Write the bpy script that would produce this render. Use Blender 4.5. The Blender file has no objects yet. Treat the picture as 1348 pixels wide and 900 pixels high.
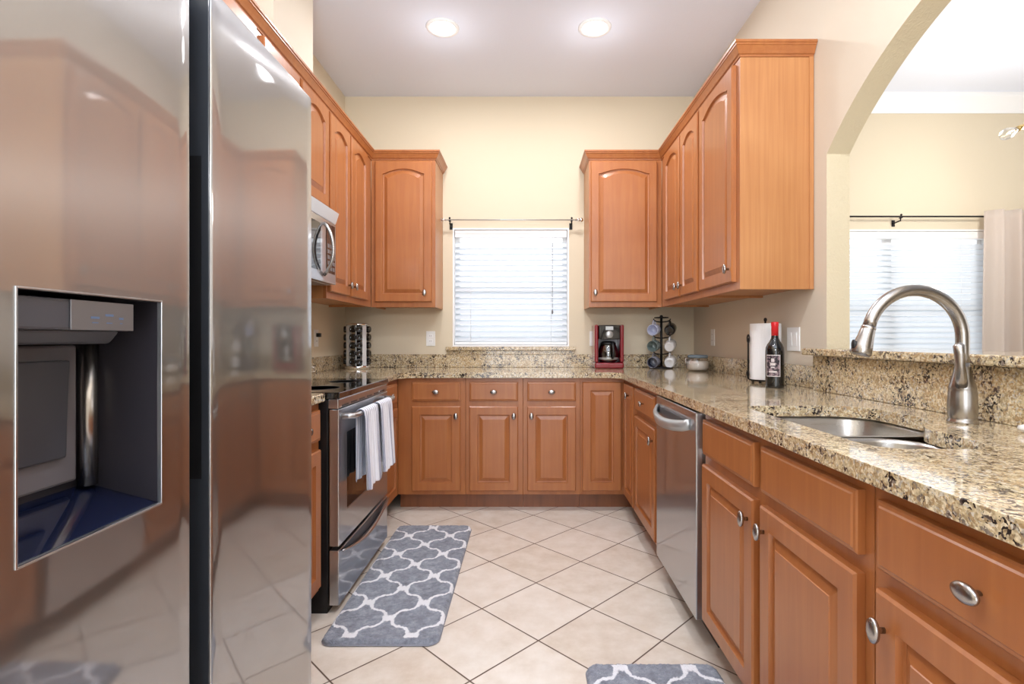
import bpy, bmesh, math, random
from mathutils import Vector, Matrix
random.seed(7)
PI = math.pi
C = bpy.context.scene.collection
SC = bpy.context.scene

# ------------------------------------------------------------------ camera, world, lights, exposure
cam_d = bpy.data.cameras.new('camera')
cam_d.sensor_width = 36.0
cam_d.lens = 689.0 / 1348.0 * 36.0
cam_d.shift_x = -19.0 / 1348.0
cam_d.shift_y = -5.0 / 1348.0
cam_d.clip_start = 0.02
cam = bpy.data.objects.new('camera', cam_d)
cam.location = (0, 0, 1.14)
cam.rotation_euler = (PI / 2, 0, 0)
C.objects.link(cam)
SC.camera = cam
SC.view_settings.view_transform = 'Standard'
SC.view_settings.look = 'None'
SC.view_settings.gamma = 1.0
SC.view_settings.use_curve_mapping = False
SC.view_settings.exposure = -0.26

WORLD_STRENGTH = 3.6
w = bpy.data.worlds.new('daylight'); SC.world = w
w.use_nodes = True
bg = w.node_tree.nodes['Background']
bg.inputs[0].default_value = (0.90, 0.95, 1.0, 1)
bg.inputs[1].default_value = WORLD_STRENGTH

def area(name, loc, rot, sx, sy, power, col=(1, 1, 1), shape='RECTANGLE', spread=PI):
    d = bpy.data.lights.new(name, 'AREA'); d.shape = shape
    d.size = sx
    if shape in ('RECTANGLE', 'ELLIPSE'): d.size_y = sy
    d.energy = power; d.color = col; d.spread = spread
    o = bpy.data.objects.new(name, d); o.location = loc; o.rotation_euler = rot
    C.objects.link(o); return o
# added fill in the rear opening, imitating daylight from the living room
area('rear_opening_fill', (0.0, -2.56, 1.1), (PI / 2, 0, 0), 1.8, 2.0, 16, (0.97, 0.98, 1.0))
# unseen uplight added behind the camera to brighten the ceiling
area('ceiling_fill_uplight', (0.1, -0.9, 1.95), (PI - 0.45, 0, 0), 1.0, 1.0, 135, (0.92, 0.96, 1.0))
# fill added at the blank far wall to brighten the dining room
area('dining_room_fill', (5.35, 1.6, 1.6), (PI / 2, 0, PI / 2), 3.6, 2.4, 40, (0.97, 0.98, 1.0))
# ceiling down-lights: the CANS fixtures, then an unseen pair added nearer the camera
CANS = [(-0.507, 3.164), (0.413, 3.164)]
CAN_POWER = 15.0
for i, (x, y) in enumerate(CANS + [(-0.507, 1.15), (0.413, 1.15)]):
    area('can_and_fill_light', (x, y, 2.985), (0, 0, 0), 0.13, 0.13, CAN_POWER if i < 2 else 15.0, (0.98, 0.98, 1.0), 'DISK')
    if True:  # bare point lights added below the cans to brighten the ceiling around them
        d = bpy.data.lights.new('ceiling_halo_fill', 'POINT'); d.energy = 1.6; d.color = (0.95, 0.97, 1.0); d.shadow_soft_size = 0.07
        o = bpy.data.objects.new('ceiling_halo_fill', d); o.location = (x, y, 2.78); C.objects.link(o)

# ------------------------------------------------------------------ materials
def new_mat(name):
    m = bpy.data.materials.new(name); m.use_nodes = True
    nt = m.node_tree
    return m, nt, nt.nodes['Principled BSDF']
def srgb(r, g, b):
    f = lambda c: (c / 255 / 12.92) if c / 255 <= 0.04045 else ((c / 255 + 0.055) / 1.055) ** 2.4
    return (f(r), f(g), f(b), 1)
def plain(name, col, rough=0.5, metal=0.0, bump=0.0, bscale=80.0, coat=0.0, var=0.0, **kw):
    m, nt, b = new_mat(name)
    b.inputs['Base Color'].default_value = col
    b.inputs['Roughness'].default_value = rough
    b.inputs['Metallic'].default_value = metal
    b.inputs['Coat Weight'].default_value = coat
    for k, v in kw.items(): b.inputs[k.replace('_', ' ')].default_value = v
    tc = nt.nodes.new('ShaderNodeTexCoord')
    nz = nt.nodes.new('ShaderNodeTexNoise'); nz.inputs['Scale'].default_value = bscale; nz.inputs['Detail'].default_value = 3
    nt.links.new(tc.outputs['Object'], nz.inputs['Vector'])
    if bump:
        bp = nt.nodes.new('ShaderNodeBump'); bp.inputs['Strength'].default_value = bump; bp.inputs['Distance'].default_value = 0.004
        nt.links.new(nz.outputs['Fac'], bp.inputs['Height']); nt.links.new(bp.outputs['Normal'], b.inputs['Normal'])
    if var:
        mx = nt.nodes.new('ShaderNodeMixRGB'); mx.blend_type = 'MIX'
        mx.inputs[1].default_value = tuple(c * (1 - var) for c in col[:3]) + (1,)
        mx.inputs[2].default_value = tuple(min(1, c * (1 + var)) for c in col[:3]) + (1,)
        nt.links.new(nz.outputs['Fac'], mx.inputs[0]); nt.links.new(mx.outputs[0], b.inputs['Base Color'])
    return m
def ramp(nt, stops, interp='LINEAR'):
    r = nt.nodes.new('ShaderNodeValToRGB'); r.color_ramp.interpolation = interp
    e = r.color_ramp.elements
    while len(e) < len(stops): e.new(0.5)
    for el, (p, c) in zip(e, stops): el.position = p; el.color = c
    return r
def wood(name, dark, mid, light, scale=(16, 16, 1.1), rough=0.36):
    m, nt, b = new_mat(name)
    tc = nt.nodes.new('ShaderNodeTexCoord'); mp = nt.nodes.new('ShaderNodeMapping')
    mp.inputs['Scale'].default_value = scale
    nt.links.new(tc.outputs['Object'], mp.inputs['Vector'])
    n1 = nt.nodes.new('ShaderNodeTexNoise'); n1.inputs['Scale'].default_value = 2.2; n1.inputs['Detail'].default_value = 5; n1.inputs['Distortion'].default_value = 0.6
    nt.links.new(mp.outputs[0], n1.inputs['Vector'])
    n2 = nt.nodes.new('ShaderNodeTexNoise'); n2.inputs['Scale'].default_value = 3.5; n2.inputs['Detail'].default_value = 2
    nt.links.new(tc.outputs['Object'], n2.inputs['Vector'])
    ad = nt.nodes.new('ShaderNodeMath'); ad.operation = 'MULTIPLY_ADD'; ad.inputs[1].default_value = 0.55
    sc2 = nt.nodes.new('ShaderNodeMath'); sc2.operation = 'MULTIPLY'; sc2.inputs[1].default_value = 0.45
    nt.links.new(n2.outputs['Fac'], sc2.inputs[0])
    nt.links.new(n1.outputs['Fac'], ad.inputs[0]); nt.links.new(sc2.outputs[0], ad.inputs[2])
    r = ramp(nt, [(0.32, dark), (0.5, mid), (0.68, light)])
    nt.links.new(ad.outputs[0], r.inputs[0]); nt.links.new(r.outputs[0], b.inputs['Base Color'])
    b.inputs['Roughness'].default_value = rough
    b.inputs['Coat Weight'].default_value = 0.25; b.inputs['Coat Roughness'].default_value = 0.22
    bp = nt.nodes.new('ShaderNodeBump'); bp.inputs['Strength'].default_value = 0.04; bp.inputs['Distance'].default_value = 0.002
    nt.links.new(n1.outputs['Fac'], bp.inputs['Height']); nt.links.new(bp.outputs['Normal'], b.inputs['Normal'])
    return m
M = {}
M['wood'] = wood('cabinet_maple', srgb(156, 92, 48), srgb(166, 101, 54), srgb(175, 111, 61))
M['wood_side'] = wood('cabinet_side_veneer', srgb(172, 114, 68), srgb(184, 126, 77), srgb(193, 136, 86), scale=(30, 30, 0.8), rough=0.42)
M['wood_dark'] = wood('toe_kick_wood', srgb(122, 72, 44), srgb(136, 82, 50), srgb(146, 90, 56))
M['wall'] = plain('beige_wall_paint', srgb(214, 201, 177), 0.75, bump=0.12, bscale=140)
M['wall_lit'] = plain('beige_wall_paint_lit', srgb(217, 206, 189), 0.75, bump=0.12, bscale=140)  # same paint as the beige walls, lightened for the light on the right wall
M['jamb'] = plain('textured_arch_paint', srgb(216, 202, 172), 0.8, bump=0.7, bscale=120)
M['ceiling'] = plain('white_ceiling', srgb(230, 236, 250), 0.8, bump=0.15, bscale=60)
M['white'] = plain('white_paint', srgb(240, 240, 240), 0.45)
M['white_plastic'] = plain('white_plastic', srgb(236, 236, 234), 0.35)
M['black'] = plain('black_plastic', srgb(22, 22, 24), 0.4)
M['black_gloss'] = plain('black_glass', srgb(10, 10, 12), 0.06, coat=0.5)
M['iron'] = plain('black_iron', srgb(28, 26, 26), 0.45, metal=0.6)
M['nickel'] = plain('satin_nickel', (0.42, 0.40, 0.385, 1), 0.26, metal=1.0)
M['chrome'] = plain('polished_chrome', (0.8, 0.8, 0.8, 1), 0.1, metal=1.0)
M['brass'] = plain('brushed_brass', (0.72, 0.50, 0.20, 1), 0.3, metal=1.0)
M['red'] = plain('red_plastic', srgb(128, 12, 30), 0.22, coat=0.6)
M['red_foil'] = plain('red_foil', srgb(205, 32, 40), 0.35)
M['silver_plastic'] = plain('silver_plastic', srgb(176, 178, 178), 0.3, metal=0.5)
M['dark_grey'] = plain('dark_grey_plastic', srgb(66, 66, 72), 0.35)
M['grey_plastic'] = plain('grey_plastic', srgb(120, 118, 120), 0.3, metal=0.5)
M['mid_grey'] = plain('mid_grey_plastic', srgb(104, 100, 104), 0.3)
M['light_silver'] = plain('light_silver_plastic', srgb(214, 216, 218), 0.3, metal=0.2)
M['char'] = plain('charcoal_plastic', srgb(46, 44, 50), 0.35)
M['tray'] = plain('navy_gloss_plastic', srgb(18, 24, 46), 0.08, coat=0.8)
M['paper'] = plain('paper_towel', srgb(240, 240, 242), 0.9, bump=0.4, bscale=300)
M['sugar'] = plain('white_sugar', srgb(236, 230, 222), 0.9, bump=0.4, bscale=300)
M['navy'] = plain('navy_ceramic', srgb(42, 46, 62), 0.2, coat=0.4)
M['grey_ceramic'] = plain('grey_ceramic', srgb(120, 122, 134), 0.25, coat=0.4)
M['blue_ceramic'] = plain('pale_blue_ceramic', srgb(196, 200, 222), 0.2, coat=0.4)
M['teal_ceramic'] = plain('grey_green_ceramic', srgb(118, 132, 130), 0.25, coat=0.4)
M['white_ceramic'] = plain('white_ceramic', srgb(232, 232, 234), 0.18, coat=0.5)
M['black_ceramic'] = plain('black_ceramic', srgb(26, 26, 28), 0.2, coat=0.5)
M['lid'] = plain('blue_grey_lid', srgb(112, 128, 140), 0.2, coat=0.4)
M['curtain'] = plain('greige_curtain', srgb(214, 204, 196), 0.9, bump=0.2, bscale=400)
M['grout_dark'] = plain('shadow_gap', srgb(30, 22, 18), 0.8)
M['bottle'] = plain('dark_bottle_glass', srgb(10, 12, 14), 0.06, coat=0.6)
M['rubber'] = plain('black_rubber', srgb(20, 20, 20), 0.8)

def steel(name, col, rough, axis, strength=0.05, wav=0.0, aniso=0.0, coat=0.0):
    """brushed steel: long fine scratches along one axis, plus an optional slow waviness of the sheet"""
    m, nt, b = new_mat(name)
    b.inputs['Metallic'].default_value = 1.0
    b.inputs['Base Color'].default_value = col
    tc = nt.nodes.new('ShaderNodeTexCoord'); mp = nt.nodes.new('ShaderNodeMapping')
    s = [700.0, 700.0, 700.0]; s[axis] = 4.0
    mp.inputs['Scale'].default_value = s
    nt.links.new(tc.outputs['Object'], mp.inputs['Vector'])
    nz = nt.nodes.new('ShaderNodeTexNoise'); nz.inputs['Scale'].default_value = 1.0; nz.inputs['Detail'].default_value = 2
    nt.links.new(mp.outputs[0], nz.inputs['Vector'])
    mr = nt.nodes.new('ShaderNodeMapRange'); mr.inputs[3].default_value = rough * 0.93; mr.inputs[4].default_value = rough * 1.07
    nt.links.new(nz.outputs['Fac'], mr.inputs[0]); nt.links.new(mr.outputs[0], b.inputs['Roughness'])
    bp = nt.nodes.new('ShaderNodeBump'); bp.inputs['Strength'].default_value = strength; bp.inputs['Distance'].default_value = 0.0006
    nt.links.new(nz.outputs['Fac'], bp.inputs['Height'])
    if wav:
        n2 = nt.nodes.new('ShaderNodeTexNoise'); n2.inputs['Scale'].default_value = 2.2; n2.inputs['Detail'].default_value = 0
        nt.links.new(tc.outputs['Object'], n2.inputs['Vector'])
        b2 = nt.nodes.new('ShaderNodeBump'); b2.inputs['Strength'].default_value = 1.0; b2.inputs['Distance'].default_value = wav
        nt.links.new(n2.outputs['Fac'], b2.inputs['Height']); nt.links.new(b2.outputs['Normal'], bp.inputs['Normal'])
    nt.links.new(bp.outputs['Normal'], b.inputs['Normal'])
    if aniso:
        tg = nt.nodes.new('ShaderNodeTangent'); tg.direction_type = 'RADIAL'; tg.axis = 'Z'
        nt.links.new(tg.outputs[0], b.inputs['Tangent']); b.inputs['Anisotropic'].default_value = aniso
    if coat:                     # second, sharper lobe: the polished lacquer over the brushing
        b2_ = nt.nodes.new('ShaderNodeBsdfPrincipled'); b2_.inputs['Metallic'].default_value = 1.0
        b2_.inputs['Base Color'].default_value = col; b2_.inputs['Roughness'].default_value = 0.05
        nt.links.new(bp.outputs['Normal'], b2_.inputs['Normal'])
        ms = nt.nodes.new('ShaderNodeMixShader'); ms.inputs[0].default_value = coat
        nt.links.new(b.outputs[0], ms.inputs[1]); nt.links.new(b2_.outputs[0], ms.inputs[2]); nt.links.new(ms.outputs[0], nt.nodes['Material Output'].inputs[0])
    return m
M['fridge_steel'] = steel('refrigerator_steel', (0.455, 0.45, 0.45, 1), 0.38, 2, 0.002, 0.004, 0.95, 0.58)
M['fridge_side'] = plain('dark_steel', (0.045, 0.05, 0.06, 1), 0.35, metal=0.4)
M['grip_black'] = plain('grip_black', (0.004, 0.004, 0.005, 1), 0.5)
M['steel'] = steel('appliance_steel', (0.52, 0.53, 0.55, 1), 0.36, 2, 0.004, 0.0, 0.8, 0.5)
M['sink_steel'] = steel('sink_steel', (0.58, 0.57, 0.56, 1), 0.28, 0)

def granite():
    m, nt, b = new_mat('speckled_granite')
    tc = nt.nodes.new('ShaderNodeTexCoord')
    nd = nt.nodes.new('ShaderNodeTexNoise'); nd.inputs['Scale'].default_value = 55; nd.inputs['Detail'].default_value = 3
    nt.links.new(tc.outputs['Object'], nd.inputs['Vector'])
    mx = nt.nodes.new('ShaderNodeMixRGB'); mx.blend_type = 'LINEAR_LIGHT'; mx.inputs[0].default_value = 0.02
    nt.links.new(tc.outputs['Object'], mx.inputs[1]); nt.links.new(nd.outputs['Color'], mx.inputs[2])
    v1 = nt.nodes.new('ShaderNodeTexVoronoi'); v1.inputs['Scale'].default_value = 150
    nt.links.new(mx.outputs[0], v1.inputs['Vector'])
    sp = nt.nodes.new('ShaderNodeSeparateColor'); nt.links.new(v1.outputs['Color'], sp.inputs[0])
    big = nt.nodes.new('ShaderNodeTexNoise'); big.inputs['Scale'].default_value = 13; big.inputs['Detail'].default_value = 3
    nt.links.new(tc.outputs['Object'], big.inputs['Vector'])
    ma = nt.nodes.new('ShaderNodeMath'); ma.operation = 'MULTIPLY_ADD'; ma.inputs[1].default_value = 1.0
    sb = nt.nodes.new('ShaderNodeMath'); sb.operation = 'MULTIPLY_ADD'; sb.inputs[1].default_value = 1.5; sb.inputs[2].default_value = -0.73
    nt.links.new(big.outputs['Fac'], sb.inputs[0])
    nt.links.new(sp.outputs[0], ma.inputs[0]); nt.links.new(sb.outputs[0], ma.inputs[2])
    r = ramp(nt, [(0.0, srgb(48, 40, 38)), (0.07, srgb(92, 78, 72)), (0.14, srgb(140, 128, 118)), (0.21, srgb(168, 146, 114)),
                  (0.32, srgb(198, 178, 142)), (0.50, srgb(212, 196, 162)), (0.68, srgb(226, 213, 184)), (0.86, srgb(206, 200, 188)), (0.95, srgb(184, 156, 118))], 'CONSTANT')
    nt.links.new(ma.outputs[0], r.inputs[0])
    v2 = nt.nodes.new('ShaderNodeTexNoise'); v2.inputs['Scale'].default_value = 190; v2.inputs['Detail'].default_value = 2
    nt.links.new(tc.outputs['Object'], v2.inputs['Vector'])
    r2 = ramp(nt, [(0.35, (0.66, 0.63, 0.60, 1)), (0.62, (1.08, 1.06, 1.02, 1))])
    nt.links.new(v2.outputs['Fac'], r2.inputs[0])
    mm = nt.nodes.new('ShaderNodeMixRGB'); mm.blend_type = 'MULTIPLY'; mm.inputs[0].default_value = 1
    nt.links.new(r.outputs[0], mm.inputs[1]); nt.links.new(r2.outputs[0], mm.inputs[2])
    nt.links.new(mm.outputs[0], b.inputs['Base Color'])
    b.inputs['Roughness'].default_value = 0.10; b.inputs['Coat Weight'].default_value = 0.4; b.inputs['Coat Roughness'].default_value = 0.04
    return m
M['granite'] = granite()

def tiles():
    m, nt, b = new_mat('ceramic_floor_tile')
    tc = nt.nodes.new('ShaderNodeTexCoord'); mp = nt.nodes.new('ShaderNodeMapping'); mp.vector_type = 'POINT'
    S = 0.466 / math.sqrt(2)
    # rotate 45 degrees about a tile corner that lies at (-0.188, 3.139)
    c = math.cos(PI / 4)
    px, py = -0.188, 3.139
    rx, ry = c * px - c * py, c * px + c * py
    mp.inputs['Rotation'].default_value = (0, 0, PI / 4)
    mp.inputs['Location'].default_value = (-rx / S, -ry / S, 0)
    mp.inputs['Scale'].default_value = (1 / S, 1 / S, 1 / S)
    nt.links.new(tc.outputs['Object'], mp.inputs['Vector'])
    sep = nt.nodes.new('ShaderNodeSeparateXYZ'); nt.links.new(mp.outputs[0], sep.inputs[0])
    ds = []
    for k in (0, 1):
        pp = nt.nodes.new('ShaderNodeMath'); pp.operation = 'PINGPONG'; pp.inputs[1].default_value = 0.5
        nt.links.new(sep.outputs[k], pp.inputs[0]); ds.append(pp)
    mn = nt.nodes.new('ShaderNodeMath'); mn.operation = 'MINIMUM'
    nt.links.new(ds[0].outputs[0], mn.inputs[0]); nt.links.new(ds[1].outputs[0], mn.inputs[1])
    g = nt.nodes.new('ShaderNodeMapRange'); g.inputs[1].default_value = 0.0055; g.inputs[2].default_value = 0.012
    nt.links.new(mn.outputs[0], g.inputs[0])
    fl = []
    cm = nt.nodes.new('ShaderNodeCombineXYZ')
    for k in (0, 1):
        f = nt.nodes.new('ShaderNodeMath'); f.operation = 'FLOOR'; nt.links.new(sep.outputs[k], f.inputs[0]); nt.links.new(f.outputs[0], cm.inputs[k])
    wn = nt.nodes.new('ShaderNodeTexWhiteNoise'); wn.noise_dimensions = '3D'; nt.links.new(cm.outputs[0], wn.inputs['Vector'])
    nz = nt.nodes.new('ShaderNodeTexNoise'); nz.inputs['Scale'].default_value = 9; nz.inputs['Detail'].default_value = 6; nz.inputs['Roughness'].default_value = 0.65
    nt.links.new(tc.outputs['Object'], nz.inputs['Vector'])
    ad = nt.nodes.new('ShaderNodeMath'); ad.operation = 'MULTIPLY_ADD'; ad.inputs[1].default_value = 0.25
    nt.links.new(wn.outputs['Value'], ad.inputs[0]); nt.links.new(nz.outputs['Fac'], ad.inputs[2])
    r = ramp(nt, [(0.35, srgb(208, 194, 178)), (0.6, srgb(220, 209, 196)), (0.9, srgb(230, 222, 212))])
    nt.links.new(ad.outputs[0], r.inputs[0])
    mx = nt.nodes.new('ShaderNodeMixRGB'); mx.inputs[1].default_value = srgb(92, 72, 58)
    nt.links.new(g.outputs[0], mx.inputs[0]); nt.links.new(r.outputs[0], mx.inputs[2])
    nt.links.new(mx.outputs[0], b.inputs['Base Color'])
    rg = nt.nodes.new('ShaderNodeMapRange'); rg.inputs[3].default_value = 0.8; rg.inputs[4].default_value = 0.16
    nt.links.new(g.outputs[0], rg.inputs[0]); nt.links.new(rg.outputs[0], b.inputs['Roughness'])
    n2 = nt.nodes.new('ShaderNodeMath'); n2.operation = 'MULTIPLY_ADD'; n2.inputs[1].default_value = 0.12
    nt.links.new(nz.outputs['Fac'], n2.inputs[0]); nt.links.new(g.outputs[0], n2.inputs[2])
    bp = nt.nodes.new('ShaderNodeBump'); bp.inputs['Strength'].default_value = 0.35; bp.inputs['Distance'].default_value = 0.002
    nt.links.new(n2.outputs[0], bp.inputs['Height']); nt.links.new(bp.outputs['Normal'], b.inputs['Normal'])
    return m
M['tiles'] = tiles()

def rug_mat(border):
    m, nt, b = new_mat('trellis_rug_pile_%s' % border)
    tc = nt.nodes.new('ShaderNodeTexCoord'); mp = nt.nodes.new('ShaderNodeMapping')
    mp.inputs['Scale'].default_value = (1 / 0.233, 1 / 0.25, 0)
    nz0 = nt.nodes.new('ShaderNodeTexNoise'); nz0.inputs['Scale'].default_value = 60; nz0.inputs['Detail'].default_value = 2
    nt.links.new(tc.outputs['Object'], nz0.inputs['Vector'])
    wb = nt.nodes.new('ShaderNodeMixRGB'); wb.blend_type = 'LINEAR_LIGHT'; wb.inputs[0].default_value = 0.008
    nt.links.new(tc.outputs['Object'], wb.inputs[1]); nt.links.new(nz0.outputs['Color'], wb.inputs[2])
    nt.links.new(wb.outputs[0], mp.inputs['Vector'])
    sep = nt.nodes.new('ShaderNodeSeparateXYZ'); nt.links.new(mp.outputs[0], sep.inputs[0])
    def cosk(out, k):
        a = nt.nodes.new('ShaderNodeMath'); a.operation = 'MULTIPLY'; a.inputs[1].default_value = 2 * PI * k
        nt.links.new(out, a.inputs[0])
        c = nt.nodes.new('ShaderNodeMath'); c.operation = 'COSINE'; nt.links.new(a.outputs[0], c.inputs[0]); return c.outputs[0]
    def op(o, a, bb):
        n = nt.nodes.new('ShaderNodeMath'); n.operation = o
        for i, v in enumerate((a, bb)):
            if isinstance(v, (int, float)): n.inputs[i].default_value = v
            else: nt.links.new(v, n.inputs[i])
        return n.outputs[0]
    s1 = op('ADD', cosk(sep.outputs[0], 1), cosk(sep.outputs[1], 1))
    s3 = op('SUBTRACT', cosk(sep.outputs[0], 3), cosk(sep.outputs[1], 3))
    c1 = cosk(sep.outputs[0], 1); c2 = cosk(sep.outputs[1], 1)
    win = op('POWER', op('MAXIMUM', op('SUBTRACT', 1.0, op('MULTIPLY', c1, c1)), 0.0), 0.4)
    F = op('ABSOLUTE', op('ADD', s1, op('MULTIPLY', op('MULTIPLY', s3, win), 0.25)), 0)
    g2 = op('SUBTRACT', 2.0, op('ADD', op('MULTIPLY', c1, c1), op('MULTIPLY', c2, c2)))
    F = op('DIVIDE', F, op('MAXIMUM', op('SQRT', op('MULTIPLY', g2, 0.5), 0), 0.5))
    ln = nt.nodes.new('ShaderNodeMapRange'); ln.inputs[1].default_value = 0.25; ln.inputs[2].default_value = 0.42
    nt.links.new(F, ln.inputs[0])
    nz = nt.nodes.new('ShaderNodeTexNoise'); nz.inputs['Scale'].default_value = 30; nz.inputs['Detail'].default_value = 6; nz.inputs['Roughness'].default_value = 0.75
    nt.links.new(tc.outputs['Object'], nz.inputs['Vector'])
    r = ramp(nt, [(0.3, srgb(98, 103, 115)), (0.5, srgb(132, 138, 151)), (0.72, srgb(172, 178, 190))])
    nt.links.new(nz.outputs['Fac'], r.inputs[0])
    mx = nt.nodes.new('ShaderNodeMixRGB'); mx.inputs[1].default_value = srgb(240, 241, 246)
    so = nt.nodes.new('ShaderNodeSeparateXYZ'); nt.links.new(wb.outputs[0], so.inputs[0])
    edge = op('LESS_THAN', so.outputs[1], -0.137) if border == 'near' else op('GREATER_THAN', so.outputs[1], 0.137)
    nt.links.new(op('MAXIMUM', ln.outputs[0], edge), mx.inputs[0]); nt.links.new(r.outputs[0], mx.inputs[2])
    nt.links.new(mx.outputs[0], b.inputs['Base Color'])
    b.inputs['Roughness'].default_value = 0.95
    b.inputs['Sheen Weight'].default_value = 0.3
    nf = nt.nodes.new('ShaderNodeTexNoise'); nf.inputs['Scale'].default_value = 260; nf.inputs['Detail'].default_value = 3
    nt.links.new(tc.outputs['Object'], nf.inputs['Vector'])
    bp = nt.nodes.new('ShaderNodeBump'); bp.inputs['Strength'].default_value = 0.9; bp.inputs['Distance'].default_value = 0.006
    nt.links.new(nf.outputs['Fac'], bp.inputs['Height']); nt.links.new(bp.outputs['Normal'], b.inputs['Normal'])
    return m
M['rug_near'] = rug_mat('near'); M['rug_far'] = rug_mat('far')
M['rug_edge'] = plain('grey_rug_binding', srgb(140, 142, 152), 0.95, bump=0.6, bscale=250)

def towel_mat(name, base, stripe, period, duty):
    m, nt, b = new_mat(name)
    tc = nt.nodes.new('ShaderNodeTexCoord'); sep = nt.nodes.new('ShaderNodeSeparateXYZ')
    nt.links.new(tc.outputs['UV'], sep.inputs[0])
    a = nt.nodes.new('ShaderNodeMath'); a.operation = 'PINGPONG'; a.inputs[1].default_value = period
    nt.links.new(sep.outputs[0], a.inputs[0])
    lt = nt.nodes.new('ShaderNodeMath'); lt.operation = 'LESS_THAN'; lt.inputs[1].default_value = period * duty
    nt.links.new(a.outputs[0], lt.inputs[0])
    mx = nt.nodes.new('ShaderNodeMixRGB'); mx.inputs[1].default_value = base; mx.inputs[2].default_value = stripe
    nt.links.new(lt.outputs[0], mx.inputs[0]); nt.links.new(mx.outputs[0], b.inputs['Base Color'])
    b.inputs['Roughness'].default_value = 0.95
    nf = nt.nodes.new('ShaderNodeTexNoise'); nf.inputs['Scale'].default_value = 400
    nt.links.new(tc.outputs['Object'], nf.inputs['Vector'])
    bp = nt.nodes.new('ShaderNodeBump'); bp.inputs['Strength'].default_value = 0.4; bp.inputs['Distance'].default_value = 0.002
    nt.links.new(nf.outputs['Fac'], bp.inputs['Height']); nt.links.new(bp.outputs['Normal'], b.inputs['Normal'])
    return m
M['towel'] = towel_mat('striped_towel', srgb(232, 234, 242), srgb(164, 168, 186), 0.017, 0.28)

def glass_thin(name, fac=0.1, tint=(1, 1, 1, 1)):
    m, nt, b = new_mat(name)
    out = nt.nodes['Material Output']
    tr = nt.nodes.new('ShaderNodeBsdfTransparent'); tr.inputs[0].default_value = tint
    gl = nt.nodes.new('ShaderNodeBsdfGlossy'); gl.inputs['Roughness'].default_value = 0.02
    lw = nt.nodes.new('ShaderNodeLayerWeight'); lw.inputs[0].default_value = 0.35
    mr = nt.nodes.new('ShaderNodeMapRange'); mr.inputs[3].default_value = fac; mr.inputs[4].default_value = 0.8
    nt.links.new(lw.outputs['Facing'], mr.inputs[0])
    mx = nt.nodes.new('ShaderNodeMixShader'); nt.links.new(mr.outputs[0], mx.inputs[0])
    nt.links.new(tr.outputs[0], mx.inputs[1]); nt.links.new(gl.outputs[0], mx.inputs[2]); nt.links.new(mx.outputs[0], out.inputs[0])
    nt.nodes.remove(b)
    return m
M['pane'] = glass_thin('window_glass', 0.05)
M['clear_glass'] = glass_thin('clear_glass', 0.04)
M['smoke_glass'] = glass_thin('carafe_glass', 0.14, (0.45, 0.45, 0.47, 1))

def slat_mat():
    m, nt, b = new_mat('blind_slat_vinyl')
    out = nt.nodes['Material Output']
    df = nt.nodes.new('ShaderNodeBsdfDiffuse'); df.inputs[0].default_value = (0.86, 0.87, 0.88, 1)
    tl = nt.nodes.new('ShaderNodeBsdfTranslucent'); tl.inputs[0].default_value = (0.80, 0.84, 0.88, 1)
    mx = nt.nodes.new('ShaderNodeMixShader'); mx.inputs[0].default_value = 0.5
    nt.links.new(df.outputs[0], mx.inputs[1]); nt.links.new(tl.outputs[0], mx.inputs[2]); nt.links.new(mx.outputs[0], out.inputs[0])
    nt.nodes.remove(b); return m
M['slat'] = slat_mat()
def curtain_mat():
    m, nt, b = new_mat('curtain_cloth')
    out = nt.nodes['Material Output']
    df = nt.nodes.new('ShaderNodeBsdfDiffuse'); df.inputs[0].default_value = srgb(242, 233, 227)
    tl = nt.nodes.new('ShaderNodeBsdfTranslucent'); tl.inputs[0].default_value = srgb(232, 222, 212)
    mx = nt.nodes.new('ShaderNodeMixShader'); mx.inputs[0].default_value = 0.6
    nt.links.new(df.outputs[0], mx.inputs[1]); nt.links.new(tl.outputs[0], mx.inputs[2]); nt.links.new(mx.outputs[0], out.inputs[0])
    nt.nodes.remove(b); return m
M['curtain'] = curtain_mat()
def emit(name, col, s):
    m, nt, b = new_mat(name)
    b.inputs['Base Color'].default_value = (0.05, 0.05, 0.05, 1) if s < 1 else (0.8, 0.8, 0.8, 1)
    b.inputs['Emission Color'].default_value = col; b.inputs['Emission Strength'].default_value = s
    return m
M['lamp_lens'] = emit('lit_lens', (1.0, 0.97, 0.93, 1), 6.0)
M['filament'] = emit('glowing_filament', (1.0, 0.8, 0.5, 1), 5.0)
M['display'] = emit('lit_display_icon', (0.25, 0.5, 1.0, 1), 0.25)

def label_mat():
    m, nt, b = new_mat('wine_label')
    tc = nt.nodes.new('ShaderNodeTexCoord')
    nz = nt.nodes.new('ShaderNodeTexNoise'); nz.inputs['Scale'].default_value = 90; nz.inputs['Detail'].default_value = 1
    nt.links.new(tc.outputs['Object'], nz.inputs['Vector'])
    r = ramp(nt, [(0.42, srgb(30, 26, 32)), (0.52, srgb(74, 56, 66)), (0.62, srgb(150, 130, 134))])
    nt.links.new(nz.outputs['Fac'], r.inputs[0]); nt.links.new(r.outputs[0], b.inputs['Base Color'])
    b.inputs['Roughness'].default_value = 0.5
    return m
M['label_dark'] = label_mat()
M['label_pale'] = plain('label_cream', srgb(206, 198, 196), 0.6)

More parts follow.
